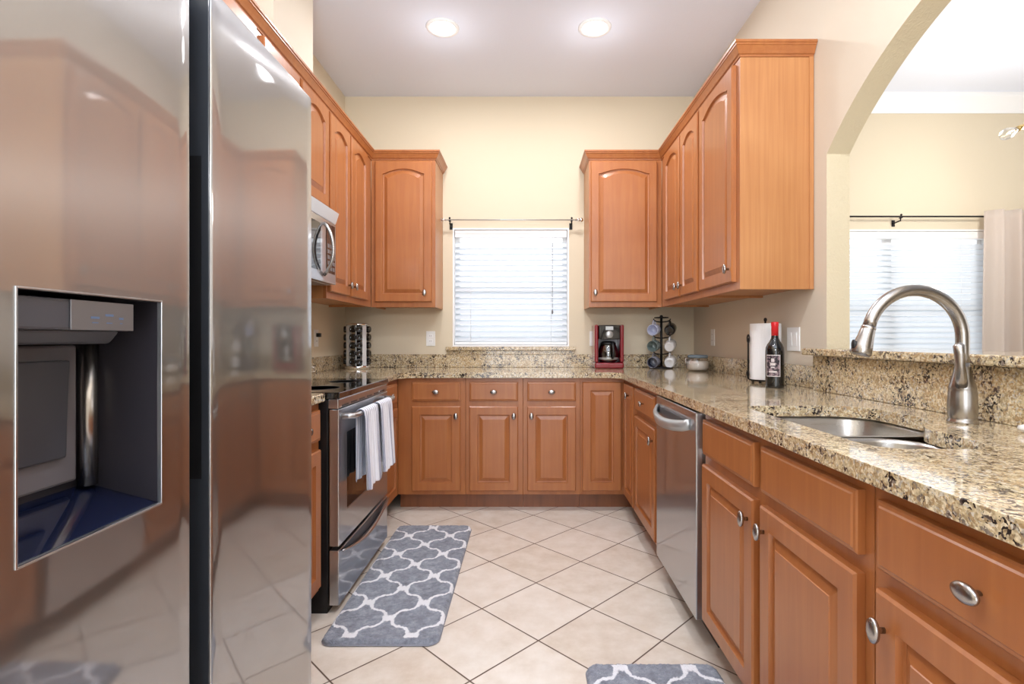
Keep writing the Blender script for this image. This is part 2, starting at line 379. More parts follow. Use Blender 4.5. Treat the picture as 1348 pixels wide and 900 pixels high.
# ------------------------------------------------------------------ mesh helpers
class MB:
    def __init__(s): s.v = []; s.f = []; s.sm = []
    def add(s, vs, fs, smooth=False):
        n = len(s.v); s.v += [tuple(v) for v in vs]
        for f in fs: s.f.append(tuple(i + n for i in f)); s.sm.append(smooth)
        return s
    def box(s, x0, x1, y0, y1, z0, z1):
        return s.add([(x0, y0, z0), (x1, y0, z0), (x1, y1, z0), (x0, y1, z0), (x0, y0, z1), (x1, y0, z1), (x1, y1, z1), (x0, y1, z1)],
                     [(0, 3, 2, 1), (4, 5, 6, 7), (0, 1, 5, 4), (1, 2, 6, 5), (2, 3, 7, 6), (3, 0, 4, 7)])
    def loops(s, loops, cap0=True, cap1=True, smooth=False, closed=False):
        """bridge loops with equal point counts"""
        n = len(loops[0]); vs = [p for l in loops for p in l]; fs = []
        L = len(loops)
        for k in range(L if closed else L - 1):
            a, b2 = k * n, ((k + 1) % L) * n
            for i in range(n):
                j = (i + 1) % n; fs.append((a + i, a + j, b2 + j, b2 + i))
        if not closed:
            if cap0: fs.append(tuple(reversed(range(n))))
            if cap1: fs.append(tuple(range((L - 1) * n, L * n)))
        return s.add(vs, fs, smooth)
    def lathe(s, prof, c=(0, 0, 0), n=32, axis='z', smooth=True, cap=True, sx=1.0, sy=1.0):
        loops = []
        for r, h in prof:
            l = []
            for i in range(n):
                a = 2 * PI * i / n; x, y = r * math.cos(a) * sx, r * math.sin(a) * sy
                if axis == 'z': p = (x, y, h)
                elif axis == 'y': p = (x, h, -y)
                else: p = (h, x, y)
                l.append((p[0] + c[0], p[1] + c[1], p[2] + c[2]))
            loops.append(l)
        return s.loops(loops, cap, cap, smooth)
    def tube(s, pts, r, n=10, smooth=True, closed=False):
        P = [Vector(p) for p in pts]; R = r if isinstance(r, (list, tuple)) else [r] * len(P)
        loops = []; prev = None
        for i, p in enumerate(P):
            if closed: t = P[(i + 1) % len(P)] - P[i - 1]
            else: t = P[min(i + 1, len(P) - 1)] - P[max(i - 1, 0)]
            t.normalize()
            if prev is None:
                up = Vector((0, 0, 1)) if abs(t.z) < 0.9 else Vector((1, 0, 0))
                a = t.cross(up).normalized()
            else: a = (prev - t * prev.dot(t)).normalized()
            prev = a; b2 = t.cross(a)
            loops.append([tuple(p + (a * math.cos(2 * PI * k / n) + b2 * math.sin(2 * PI * k / n)) * R[i]) for k in range(n)])
        return s.loops(loops, True, True, smooth, closed)
    def ball(s, c, r, n=14, m=8, sx=1, sy=1, sz=1):
        loops = []
        for k in range(1, m):
            a = PI * k / m
            loops.append([(c[0] + sx * r * math.sin(a) * math.cos(2 * PI * i / n), c[1] + sy * r * math.sin(a) * math.sin(2 * PI * i / n), c[2] - sz * r * math.cos(a)) for i in range(n)])
        return s.loops(loops, True, True, True)
    def prism(s, poly, d, smooth=False):
        """convex or concave polygon of 3-D points extruded by vector d"""
        a = [tuple(p) for p in poly]; b2 = [tuple(Vector(p) + Vector(d)) for p in poly]
        return s.loops([a, b2], True, True, smooth)
    def build(s, name, mat, parent=None, loc=(0, 0, 0), bevel=0.0, seg=2, solid=0.0, sub=0, rot=(0, 0, 0)):
        me = bpy.data.meshes.new(name); me.from_pydata(s.v, [], s.f)
        for p, k in zip(me.polygons, s.sm): p.use_smooth = k
        bm = bmesh.new(); bm.from_mesh(me); bmesh.ops.recalc_face_normals(bm, faces=bm.faces); bm.to_mesh(me); bm.free()
        return link(name, me, mat, parent, loc, bevel, seg, solid, sub, rot)
def link(name, me, mat, parent=None, loc=(0, 0, 0), bevel=0.0, seg=2, solid=0.0, sub=0, rot=(0, 0, 0)):
    o = bpy.data.objects.new(name, me); C.objects.link(o)
    if mat is not None: me.materials.append(mat)
    o.location = loc; o.rotation_euler = rot
    if parent is not None: o.parent = parent
    if solid:
        md = o.modifiers.new('thickness', 'SOLIDIFY'); md.thickness = solid; md.offset = 0
    if bevel:
        md = o.modifiers.new('edge', 'BEVEL'); md.width = bevel; md.segments = seg; md.limit_method = 'ANGLE'; md.angle_limit = math.radians(38); md.harden_normals = False
    if sub:
        md = o.modifiers.new('smooth', 'SUBSURF'); md.levels = sub; md.render_levels = sub
    return o
def plate(outer, holes, d):
    """flat polygon with holes (3-D coplanar points) extruded by d -> mesh"""
    bm = bmesh.new(); es = []
    for loop in [outer] + holes:
        vs = [bm.verts.new(p) for p in loop]
        for i in range(len(vs)): es.append(bm.edges.new((vs[i], vs[(i + 1) % len(vs)])))
    r = bmesh.ops.triangle_fill(bm, use_beauty=True, use_dissolve=False, edges=es)
    ex = bmesh.ops.extrude_face_region(bm, geom=list(bm.faces))
    bmesh.ops.translate(bm, verts=[v for v in ex['geom'] if isinstance(v, bmesh.types.BMVert)], vec=d)
    bmesh.ops.recalc_face_normals(bm, faces=bm.faces)
    me = bpy.data.meshes.new('plate'); bm.to_mesh(me); bm.free(); return me
def tag(o, label, cat, group=None):
    o['label'] = label; o['category'] = cat
    if group: o['group'] = group
    return o
def thing(name, label, cat, loc=(0, 0, 0), rz=0.0, group=None):
    o = bpy.data.objects.new(name, None); o.empty_display_size = 0.1; C.objects.link(o)
    o.location = loc; o.rotation_euler = (0, 0, rz)
    return tag(o, label, cat, group)
def struct(o): o['kind'] = 'structure'; return o
def copy_tree(o, parent=None):
    c = o.copy(); C.objects.link(c); c.parent = parent
    for ch in list(o.children): copy_tree(ch, c)
    return c

# ------------------------------------------------------------------ room dimensions
XL, XR, YB, ZC = -1.41, 1.302, 4.07, 3.018
YREAR, XD = -2.6, 5.5            # open living side behind the camera, far side of the dining room
CT, CU = 0.915, 0.879            # worktop top / underside

struct(MB().box(XL - 0.15, XD, YREAR, YB + 0.15, -0.05, 0.0).build('floor', M['tiles']))
struct(MB().box(XL - 0.15, XR + 0.1, YREAR, YB + 0.15, ZC, ZC + 0.05).build('ceiling', M['ceiling']))
struct(MB().box(XR + 0.1, XD, YREAR, YB + 0.15, ZC, ZC + 0.05).build('ceiling_dining', M['ceiling']))
struct(link('wall_rear', plate([(XL - 0.15, YREAR, 0), (XD + 0.1, YREAR, 0), (XD + 0.1, YREAR, ZC), (XL - 0.15, YREAR, ZC)], [[(-1.0, YREAR, 0.001), (1.0, YREAR, 0.001), (1.0, YREAR, 2.1), (-1.0, YREAR, 2.1)]], (0, -0.1, 0)), M['wall_lit']))
struct(MB().box(XD, XD + 0.1, YREAR, YB + 0.15, 0, ZC).build('wall_dining_side', M['wall_lit']))
struct(MB().box(XL - 0.15, XL, YREAR, YB + 0.15, 0, ZC).build('wall_left', M['wall']))
KW = (-0.573, 0.331, 1.075, 1.995)     # kitchen window opening
DW = (2.05, 3.62, 0.80, 1.985)         # dining window opening
def rect(x0, x1, z0, z1, y): return [(x0, y, z0), (x1, y, z0), (x1, y, z1), (x0, y, z1)]
struct(link('wall_back', plate(rect(XL, XR + 0.1, 0, ZC, YB), [rect(*KW, YB)], (0, 0.15, 0)), M['wall']))
struct(link('wall_dining', plate(rect(XR + 0.1, XD, 0, ZC, YB), [rect(*DW, YB)], (0, 0.15, 0)), M['wall']))
# right wall with the arched pass-through
AC, AZ, AR, AY0, AY1 = 1.340, 0.9645, 1.3466, 0.41, 2.27
def arch_pts(x):
    a1 = math.atan2(math.sqrt(AR ** 2 - (AY1 - AC) ** 2), AY1 - AC)
    pts = [(x, AY1, 1.065)]
    n = 40
    for k in range(n + 1):
        a = a1 + (PI - 2 * a1) * k / n
        pts.append((x, AC + AR * math.cos(a), AZ + AR * math.sin(a)))
    pts.append((x, AY0, 1.065)); return pts
ap = arch_pts(XR)
wr = link('wall_right', plate([(XR, YREAR, 0), (XR, YB, 0), (XR, YB, ZC), (XR, YREAR, ZC)], [ap], (0.1, 0, 0)), M['wall_lit'])
wr.data.materials.append(M['jamb'])
for p in wr.data.polygons:
    c = p.center
    if XR + 0.01 < c.x < XR + 0.09 and AY0 - 0.01 <= c.y <= AY1 + 0.01 and 1.0 < c.z < 2.5: p.material_index = 1
struct(wr)
# drywall chase of the range vent, above the wall cabinets
struct(MB().box(XL, -1.15, 2.38, 2.82, 2.46, ZC).build('wall_vent_chase', M['wall_lit']))
# dining room crown moulding
cm = MB()
prof = [(0, 2.885), (0.012, 2.885), (0.016, 2.905), (0.05, 2.955), (0.075, 2.985), (0.08, 3.0), (0.08, ZC), (0, ZC)]
cm.prism([(XR + 0.1, YB - p, z) for p, z in prof], (XD - XR - 0.1, 0, 0))
struct(cm.build('trim_1', M['white']))

# ------------------------------------------------------------------ windows
def window(n, W, mull):
    x0, x1, z0, z1 = W; y = YB + 0.085
    fr = MB()
    t = 0.045
    fr.box(x0, x0 + t, y, y + 0.06, z0, z1).box(x1 - t, x1, y, y + 0.06, z0, z1).box(x0 + t, x1 - t, y, y + 0.06, z0, z0 + t).box(x0 + t, x1 - t, y, y + 0.06, z1 - t, z1)
    zm = z0 + (z1 - z0) * 0.47
    fr.box(x0 + t, x1 - t, y + 0.01, y + 0.05, zm - 0.02, zm + 0.02)
    for mx in mull: fr.box(mx - 0.04, mx + 0.04, y, y + 0.06, z0 + t, z1 - t)
    o = struct(fr.build('window_%d' % n, M['white'], bevel=0.002))
    pn = MB().box(x0 + t - 0.005, x1 - t + 0.005, y + 0.028, y + 0.032, z0 + t - 0.005, z1 - t + 0.005)
    pn.build('pane', M['pane'], o)
    cs = MB(); k = 0.012
    cs.box(x0, x0 + k, YB - 0.004, y, z0, z1).box(x1 - k, x1, YB - 0.004, y, z0, z1).box(x0 + k, x1 - k, YB - 0.004, y, z1 - k, z1)
    cs.box(x0 + k, x1 - k, YB - 0.004, y, z0, z0 + k)
    cs.build('casing', M['white'], o)
window(1, KW, [])
window(2, DW, [2.86])
def blind(W, label, group, tilt, wand_x, pitch=0.0433):
    x0, x1, z0, z1 = W; x0 += 0.016; x1 -= 0.016
    zb = z0 + 0.016; zt = z1 - 0.014; y = YB + 0.035
    r = thing('window_blind', label, 'blind', ((x0 + x1) / 2, y, zb)); hw = (x1 - x0) / 2
    MB().box(-hw, hw, -0.03, 0.03, zt - zb - 0.055, zt - zb).build('headrail', M['white'], r, bevel=0.003)
    MB().box(-hw, hw, -0.022, 0.022, 0.0, 0.018).build('bottom_rail', M['white'], r, bevel=0.003)
    s = MB(); z = 0.045; n = 0
    while z < zt - zb - 0.075:
        loops = []
        a = tilt + 0.03 * math.sin(n * 1.7)
        pts = []
        for k in range(7):
            u = (k / 6 - 0.5) * 0.05; cz = 0.0028 * (1 - (2 * k / 6 - 1) ** 2)
            pts.append((u * math.cos(a) - cz * math.sin(a), u * math.sin(a) + cz * math.cos(a)))
        ring = pts + [(p - 0.0026 * -math.sin(a), q - 0.0026 * math.cos(a)) for p, q in reversed(pts)]
        s.loops([[(xx, p, z + q) for p, q in ring] for xx in (-hw, hw)], True, True, False)
        z += pitch; n += 1
    s.build('slats', M['slat'], r)
    for xx in (-hw * 0.72, hw * 0.72):
        MB().tube([(xx, -0.027, 0.015), (xx, -0.027, zt - zb - 0.05)], 0.0012, 5).build('ladder_cord', M['white'], r)
    wv = MB().tube([(wand_x * hw, -0.036, zt - zb - 0.06), (wand_x * hw, -0.04, 0.27)], 0.0018, 6)
    wv.lathe([(0.002, 0.27), (0.006, 0.262), (0.007, 0.24), (0.002, 0.236)], (wand_x * hw, -0.04, 0), 8)
    wv.build('pull_cord', M['grey_plastic'], r)
    return r
blind(KW, 'white slatted blind in the kitchen window over the granite sill', None, 0.95, 0.74)
blind(DW, 'white slatted blind in the dining room window seen behind the tap', None, 1.0, -0.8)

# ------------------------------------------------------------------ cabinets
def door_mesh(w, h, arch=0.0, stile=0.054, t=0.022):
    K = 21
    def outer(i, y):
        return [(i, y, i), (w - i, y, i)] + [(w - i - (w - 2 * i) * k / (K - 1), y, h - i) for k in range(K)]
    rt = 0.054 + arch
    def inner(i, y):
        x0, x1, zb, zt = stile + i, w - stile - i, 0.054 + i, h - rt - i
        pts = [(x0, y, zb), (x1, y, zb)]
        for k in range(K):
            u = k / (K - 1); x = x1 + (x0 - x1) * u; q = abs(2 * u - 1)
            dz = 0.0
            if arch and q < 0.92: dz = arch * (1 - (q / 0.92) ** 2)
            pts.append((x, y, zt + dz))
        return pts
    m = MB()
    m.loops([outer(0, 0), outer(0, -t + 0.005), outer(0.005, -t), inner(0, -t), inner(0.003, -t + 0.011), inner(0.010, -t + 0.012), inner(0.032, -t + 0.003), inner(0.0335, -t + 0.001)])
    return m
def drawer_mesh(w, h, t=0.022):
    def o(i, y): return [(i, y, i), (w - i, y, i), (w - i, y, h - i), (i, y, h - i)]
    return MB().loops([o(0, 0), o(0, -t + 0.007), o(0.003, -t + 0.004), o(0.009, -t + 0.003), o(0.012, -t)])
def knob(parent, x, z, vertical, big=1.0):
    m = MB()
    prof = [(0.0045, 0.0), (0.0045, -0.010), (0.007, -0.013), (0.0165, -0.017), (0.0185, -0.021), (0.017, -0.025), (0.011, -0.0275), (0.003, -0.0285)]
    sx, sz = (0.80, 1.25) if vertical else (1.25, 0.80)
    m.lathe([(r * big, y * big) for r, y in prof], (0, 0, 0), 24, 'y', sx=sx, sy=sz)
    o = m.build('knob', M['nickel'], parent, (x, -0.0215, z)); o['label'] = 'oval brushed nickel knob'
    return o
def fronts(root, items):
    for it in items:
        kind, x0, x1, z0, z1 = it[:5]
        if kind == 'door':
            o = door_mesh(x1 - x0, z1 - z0, it[6] if len(it) > 6 else 0.0, min(0.054, (x1 - x0) * 0.2)).build('door', M['wood'], root, (x0, -0.0005, z0))
            if it[5]: knob(o, it[5][0] - x0, it[5][1] - z0, True)
        else:
            o = drawer_mesh(x1 - x0, z1 - z0).build('drawer' if it[5] else 'drawer_front', M['wood'], root, (x0, -0.0005, z0))
            if it[5]: knob(o, it[5][0] - x0, it[5][1] - z0, False)
def base_cabinet(label, loc, rz, w, d, items, sides=True, toe=(0.0, 0.0)):
    r = thing('base_cabinet', label, 'cabinet', loc, rz)
    f = MB(); f.box(0, w, 0, 0.02, 0.105, CU - 0.001)
    f.build('face_frame', M['wood'], r, bevel=0.0012)
    b = MB(); b.box(0, 0.016, 0.02, d, 0.105, CU - 0.001).box(w - 0.016, w, 0.02, d, 0.105, CU - 0.001).box(0.016, w - 0.016, 0.02, d, 0.105, 0.12).box(0.016, w - 0.016, d - 0.01, d, 0.12, CU - 0.001)
    b.box(0.0, 0.016, 0.08, d, 0.0, 0.105).box(w - 0.016, w, 0.08, d, 0.0, 0.105)
    b.build('carcass', M['wood_side'], r)
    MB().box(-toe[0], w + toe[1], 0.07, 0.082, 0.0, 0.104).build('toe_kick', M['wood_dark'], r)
    fronts(r, items); return r
YF = 3.47                       # face of the back run
XRF = 0.65                      # face of the right run
XLF = -0.853                    # face of the left run
ZD0, ZD1, ZW0, ZW1 = 0.133, 0.690, 0.726, 0.850
def unit(cx, side):             # drawer over door; cx = centre of the front, side = knob side
    return [('drawer', cx - 0.16, cx + 0.16, ZW0, ZW1, (cx, 0.787)), ('door', cx - 0.16, cx + 0.16, ZD0, ZD1, (cx + 0.133 * side, 0.628))]
DB = YB - YF - 0.003
# back run: x positions relative to each cabinet's left edge
def back_unit(x0, x1, cx, side, label):
    return base_cabinet(label, (x0, YF, 0), 0, x1 - x0 - 0.0012, DB, unit(cx - x0, side))
back_unit(-0.852, -0.402, -0.597, 1, 'maple base cabinet in the back run, nearest the oven, door knob at upper right')
back_unit(-0.402, -0.022, -0.216, 1, 'maple drawer-and-door base cabinet under the middle of the kitchen window')
back_unit(-0.022, 0.358, 0.166, -1, 'maple base cabinet under the window, door knob on its left, beside the tall narrow door')
# lazy-susan corner, two doors at a right angle
r = thing('corner_base_cabinet', 'maple corner base cabinet with two full-height narrow doors below the coffee maker', 'cabinet', (0.358, YF, 0))
MB().box(0.0, XRF - 0.358, 0, 0.02, 0.105, CU - 0.001).box(XRF - 0.358, XRF - 0.338, -0.39, 0.02, 0.105, CU - 0.001).build('face_frame', M['wood'], r, bevel=0.0012)
MB().box(0.0, 0.016, 0.02, DB, 0.105, CU - 0.001).box(0.0, 0.016, 0.083, DB, 0.0, 0.105).box(0.016, XR - 0.362, DB - 0.01, DB, 0.0, CU - 0.001).box(XR - 0.372, XR - 0.362, -0.39, DB - 0.01, 0.0, CU - 0.001).box(XRF - 0.338, XR - 0.372, -0.39, -0.374, 0.105, CU - 0.001).build('carcass', M['wood_side'], r)
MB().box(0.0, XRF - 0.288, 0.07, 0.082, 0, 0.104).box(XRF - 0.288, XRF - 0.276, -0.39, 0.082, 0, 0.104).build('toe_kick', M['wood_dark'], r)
fronts(r, [('door', 0.012, XRF - 0.358 - 0.024, ZD0, ZW1, None)])
d2 = door_mesh(0.285, ZW1 - ZD0, 0, 0.05).build('door', M['wood'], r, (XRF - 0.3585, -0.09, ZD0), rot=(0, 0, -PI / 2))
knob(d2, 0.16, 0.785 - ZD0, True)
# right run (local x grows towards the camera)
def right_x(y0): return lambda y: y0 - y
base_cabinet('maple base cabinet with one drawer and door at the far side of the dishwasher', (XRF, 3.075, 0), -PI / 2, 0.555, XR - XRF - 0.003,
             [('drawer', 0.02, 0.50, ZW0, ZW1, (0.265, 0.787)), ('door', 0.02, 0.50, ZD0, ZD1, (0.47, 0.628))])
base_cabinet('wide maple sink base with two doors and two blank drawer fronts', (XRF, 1.900, 0), -PI / 2, 0.922, XR - XRF - 0.003,
             [('panel', 0.024, 0.444, ZW0, ZW1, None), ('panel', 0.488, 0.898, ZW0, ZW1, None),
              ('door', 0.024, 0.444, ZD0, ZD1, (0.415, 0.628)), ('door', 0.488, 0.898, ZD0, ZD1, (0.517, 0.628))])
base_cabinet('maple drawer-and-door base cabinet at the right picture edge, next to the sink base', (XRF, 0.975, 0), -PI / 2, 0.50, XR - XRF - 0.003,
             [('drawer', 0.03, 0.47, ZW0, ZW1, (0.25, 0.787)), ('door', 0.03, 0.47, ZD0, ZD1, (0.058, 0.628))])
base_cabinet('wide maple base cabinet with two drawers past the right picture edge', (XRF, 0.472, 0), -PI / 2, 0.80, XR - XRF - 0.003,
             [('drawer', 0.03, 0.385, ZW0, ZW1, (0.21, 0.787)), ('drawer', 0.415, 0.77, ZW0, ZW1, (0.59, 0.787)),
              ('door', 0.03, 0.385, ZD0, ZD1, (0.355, 0.628)), ('door', 0.415, 0.77, ZD0, ZD1, (0.445, 0.628))])
# left run (local x grows away from the camera)
DL = XLF - XL - 0.003
base_cabinet('maple base cabinet squeezed between the oven and the left corner', (XLF, 2.928, 0), PI / 2, 0.54, DL,
             [('drawer', 0.03, 0.455, ZW0, ZW1, (0.25, 0.787)), ('door', 0.03, 0.455, ZD0, ZD1, None)])
base_cabinet('sliver of maple base cabinet between the refrigerator and the oven', (XLF, 1.45, 0), PI / 2, 0.698, DL,
             [('drawer', 0.03, 0.34, ZW0, ZW1, (0.185, 0.787)), ('drawer', 0.36, 0.67, ZW0, ZW1, (0.51, 0.787)),
              ('door', 0.03, 0.34, ZD0, ZD1, (0.31, 0.628)), ('door', 0.36, 0.67, ZD0, ZD1, (0.39, 0.628))])

# wall cabinets
UB, UT = 1.362, 2.412
def wall_cabinet(label, loc, rz, w, d, items, z0=UB, z1=UT, end=None):
    r = thing('wall_cabinet', label, 'cabinet', (loc[0], loc[1], z0), rz); h = z1 - z0
    MB().box(0, w, 0, 0.02, 0, h).build('face_frame', M['wood'], r, bevel=0.0012)
    b = MB(); b.box(0, 0.014, 0.02, d, 0, h).box(w - 0.014, w, 0.02, d, 0, h).box(0.014, w - 0.014, 0.02, d, 0.012, 0.026).box(0.014, w - 0.014, 0.02, d, h - 0.014, h).box(0.014, w - 0.014, d - 0.008, d, 0.026, h - 0.014)
    b.build('carcass', M['wood_side'], r)
    if end == 'x1':
        e = MB().box(w, w + 0.004, 0.0, d, 0.0, h).box(w + 0.004, w + 0.009, d - 0.02, d, 0, h).build('end_panel', M['wood_side'], r); e['label'] = 'golden veneer end panel'
    fronts(r, [it[:3] + (it[3] - z0, it[4] - z0, (it[5][0], it[5][1] - z0) if it[5] else None) + tuple(it[6:]) for it in items]); return r
UF = 3.74
DU = YB - UF - 0.003
A = 0.034
UD0, UD1 = 1.40, 2.398
wall_cabinet('arched-door maple wall cabinet at the left of the kitchen window', (-1.108, UF), 0, 0.458, DU, [('door', 0.031, 0.435, UD0, UD1, (0.385, 1.462), A)])
wall_cabinet('arched-door maple wall cabinet at the right of the kitchen window', (0.447, UF), 0, 0.519, DU, [('door', 0.012, 0.482, UD0, UD1, (0.042, 1.463), A)])
XRU = 0.968; DRU = XR - XRU - 0.003
wall_cabinet('maple wall cabinet with a pair of narrow arched doors over the jar', (XRU, UF + 0.0), -PI / 2, 0.85, DRU,
             [('door', 0.135, 0.485, UD0, UD1, (0.455, 1.463), A), ('door', 0.515, 0.835, UD0, UD1, (0.545, 1.463), A)])
wall_cabinet('single-door maple wall cabinet with exposed golden end panel near the arch', (XRU, 2.889), -PI / 2, 0.515, DRU,
             [('door', 0.018, 0.476, UD0, UD1, (0.440, 1.463), A)], end='x1')
XLU = -1.11; DLU = XLU - XL - 0.003
wall_cabinet('maple wall cabinet with a pair of narrow arched doors beside the microwave', (XLU, 2.905), PI / 2, 0.834, DLU,
             [('door', 0.012, 0.332, UD0, UD1, (0.300, 1.463), A), ('door', 0.362, 0.69, UD0, UD1, (0.395, 1.463), A)])
wall_cabinet('short maple wall cabinet directly above the microwave', (XLU, 2.145), PI / 2, 0.758, DLU,
             [('door', 0.03, 0.372, 1.86, UD1, (0.345, 1.91), A), ('door', 0.40, 0.742, 1.86, UD1, (0.425, 1.91), A)], z0=1.832)
wall_cabinet('maple wall cabinet behind the top of the refrigerator', (XLU, 1.44), PI / 2, 0.703, DLU,
             [('door', 0.03, 0.34, UD0, UD1, (0.31, 1.463), A), ('door', 0.365, 0.675, UD0, UD1, (0.395, 1.463), A)])
def sweep(path, prof, name, mat, label, cat):
    n = len(path); P = [Vector(p) for p in path]; L = []
    dirs = [(P[i + 1] - P[i]).normalized() for i in range(n - 1)]
    for i in range(n):
        if i == 0 or i == n - 1:
            d = dirs[0] if i == 0 else dirs[-1]; nm = Vector((d.y, -d.x)); s = 1
        else:
            n1 = Vector((dirs[i - 1].y, -dirs[i - 1].x)); n2 = Vector((dirs[i].y, -dirs[i].x))
            nm = (n1 + n2).normalized(); s = 1 / nm.dot(n1)
        L.append([(P[i].x + nm.x * o * s, P[i].y + nm.y * o * s, z) for o, z in prof])
    o = MB().loops(L).build(name, mat); return tag(o, label, cat)
crown = [(0.0005, 2.4125), (0.004, 2.4125), (0.006, 2.420), (0.012, 2.424), (0.018, 2.436), (0.027, 2.452), (0.031, 2.455), (0.031, 2.460), (0.036, 2.464), (0.036, 2.474), (-0.02, 2.474), (-0.02, 2.4125)]
sweep([(-1.11, 1.44), (-1.11, 3.74), (-0.65, 3.74), (-0.65, 4.067)], crown, 'crown_moulding', M['wood'], 'maple crown moulding along the top of the left wall cabinets', 'moulding')
sweep([(0.447, 4.067), (0.447, 3.74), (0.968, 3.74), (0.968, 2.370), (1.299, 2.370)], crown, 'crown_moulding', M['wood'], 'maple crown moulding along the top of the right wall cabinets', 'moulding')

# ------------------------------------------------------------------ worktop, sink, ledge
XCE, YCE, XCL = 0.612, 3.432, -0.826
def rounded(poly, rads, n=6):
    out = []
    for i, p in enumerate(poly):
        a, b2, c = Vector(poly[i - 1]), Vector(p), Vector(poly[(i + 1) % len(poly)])
        r = rads[i] if isinstance(rads, list) else rads
        if r <= 0: out.append(tuple(b2)); continue
        u = (a - b2).normalized(); v = (c - b2).normalized()
        ang = u.angle(v); t = min(r / math.tan(ang / 2), (a - b2).length * 0.49, (c - b2).length * 0.49); rr = t * math.tan(ang / 2)
        ctr = b2 + (u + v).normalized() * (rr / math.sin(ang / 2))
        s = b2 + u * t - ctr; e = b2 + v * t - ctr
        tot = s.angle(e); sgn = 1 if (s.x * e.y - s.y * e.x) > 0 else -1
        for k in range(n + 1):
            q = sgn * tot * k / n
            out.append((ctr.x + s.x * math.cos(q) - s.y * math.sin(q), ctr.y + s.x * math.sin(q) + s.y * math.cos(q)))
    return out
# sink cut-out: large far bowl, shorter near bowl
cut = rounded([(0.715, 1.065), (0.985, 1.065), (0.995, 1.33), (1.115, 1.42), (1.115, 1.745), (0.715, 1.745)], [0.07, 0.10, 0.12, 0.09, 0.12, 0.07], 7)
outer = [(XL + 0.002, 2.926), (XCL, 2.926), (XCL, YCE - 0.075), (XCL + 0.075, YCE), (XCE - 0.06, YCE), (XCE, YCE - 0.06), (XCE, -0.33), (XR - 0.002, -0.33), (XR - 0.002, YB - 0.002), (XL + 0.002, YB - 0.002)]
z3 = lambda P, z: [(x, y, z) for x, y in P]
ct = thing('granite_worktop', 'speckled granite worktop running round three sides of the kitchen', 'countertop', (0, 0, CU))
link('slab', plate(z3(outer, 0), [z3(cut, 0)], (0, 0, CT - CU)), M['granite'], ct, bevel=0.006, seg=3)
H = CT - CU
def splash(label, *boxes):
    m = MB()
    for b_ in boxes: m.box(*b_)
    return tag(m.build('backsplash', M['granite'], bevel=0.002), label, 'backsplash')
splash('low granite backsplash along the back wall below the window', (XL + 0.002, XR - 0.002, YB - 0.021, YB - 0.002, CT + 0.0005, CT + 0.1))
splash('granite strip between the backsplash and the kitchen window sill', (KW[0] - 0.045, KW[1] + 0.045, YB - 0.021, YB - 0.002, CT + 0.1005, 1.0455))
splash('low granite backsplash on the left wall beside the spice carousel', (XL + 0.002, XL + 0.021, 2.926, YB - 0.022, CT + 0.0005, CT + 0.1))
splash('low granite backsplash on the right wall behind the jar and paper towels', (XR - 0.021, XR - 0.002, 2.287, YB - 0.022, CT + 0.0005, CT + 0.1))
splash('tall granite splash below the bar ledge behind the tap', (1.25, XR - 0.002, -0.33, 2.285, CT + 0.0005, 1.064))
lw = thing('granite_worktop', 'short stub of granite worktop between the refrigerator and the oven', 'countertop', (0, 0, CU))
MB().box(XL + 0.002, XCL, 1.45, 2.150, 0, H).build('slab', M['granite'], lw, bevel=0.006, seg=3)
splash('low granite backsplash behind the worktop stub beside the refrigerator', (XL + 0.002, XL + 0.021, 1.45, 2.150, CT + 0.0005, CT + 0.1))
lg = link('bar_ledge', plate(z3(rounded([(1.212, -0.3), (1.62, -0.3), (1.62, AY1 - 0.004), (1.30, AY1 - 0.004), (1.30, 2.31), (1.212, 2.31)], [0.01, 0.03, 0.0, 0.0, 0.0, 0.01], 4), 1.0655), [], (0, 0, 0.030)), M['granite'], bevel=0.006, seg=3)
# the raised ledge fills the opening only where the arch is: keep to the opening
bpy.data.objects.remove(lg)
led = [(1.212, AY0 - 0.05), (XR - 0.001, AY0 - 0.05), (XR - 0.001, AY0 + 0.003), (1.60, AY0 + 0.003), (1.60, AY1 - 0.003), (XR - 0.001, AY1 - 0.003), (XR - 0.001, 2.31), (1.212, 2.31)]
tag(link('bar_ledge', plate(z3(led, 1.0665), [], (0, 0, 0.030)), M['granite'], bevel=0.006, seg=3), 'raised granite bar ledge through the arched opening above the sink', 'ledge')
tag(MB().box(KW[0] - 0.05, KW[1] + 0.05, YB - 0.045, YB - 0.002, 1.046, 1.074).build('window_stool', M['granite'], bevel=0.004), 'thin granite sill below the kitchen window blind', 'sill')

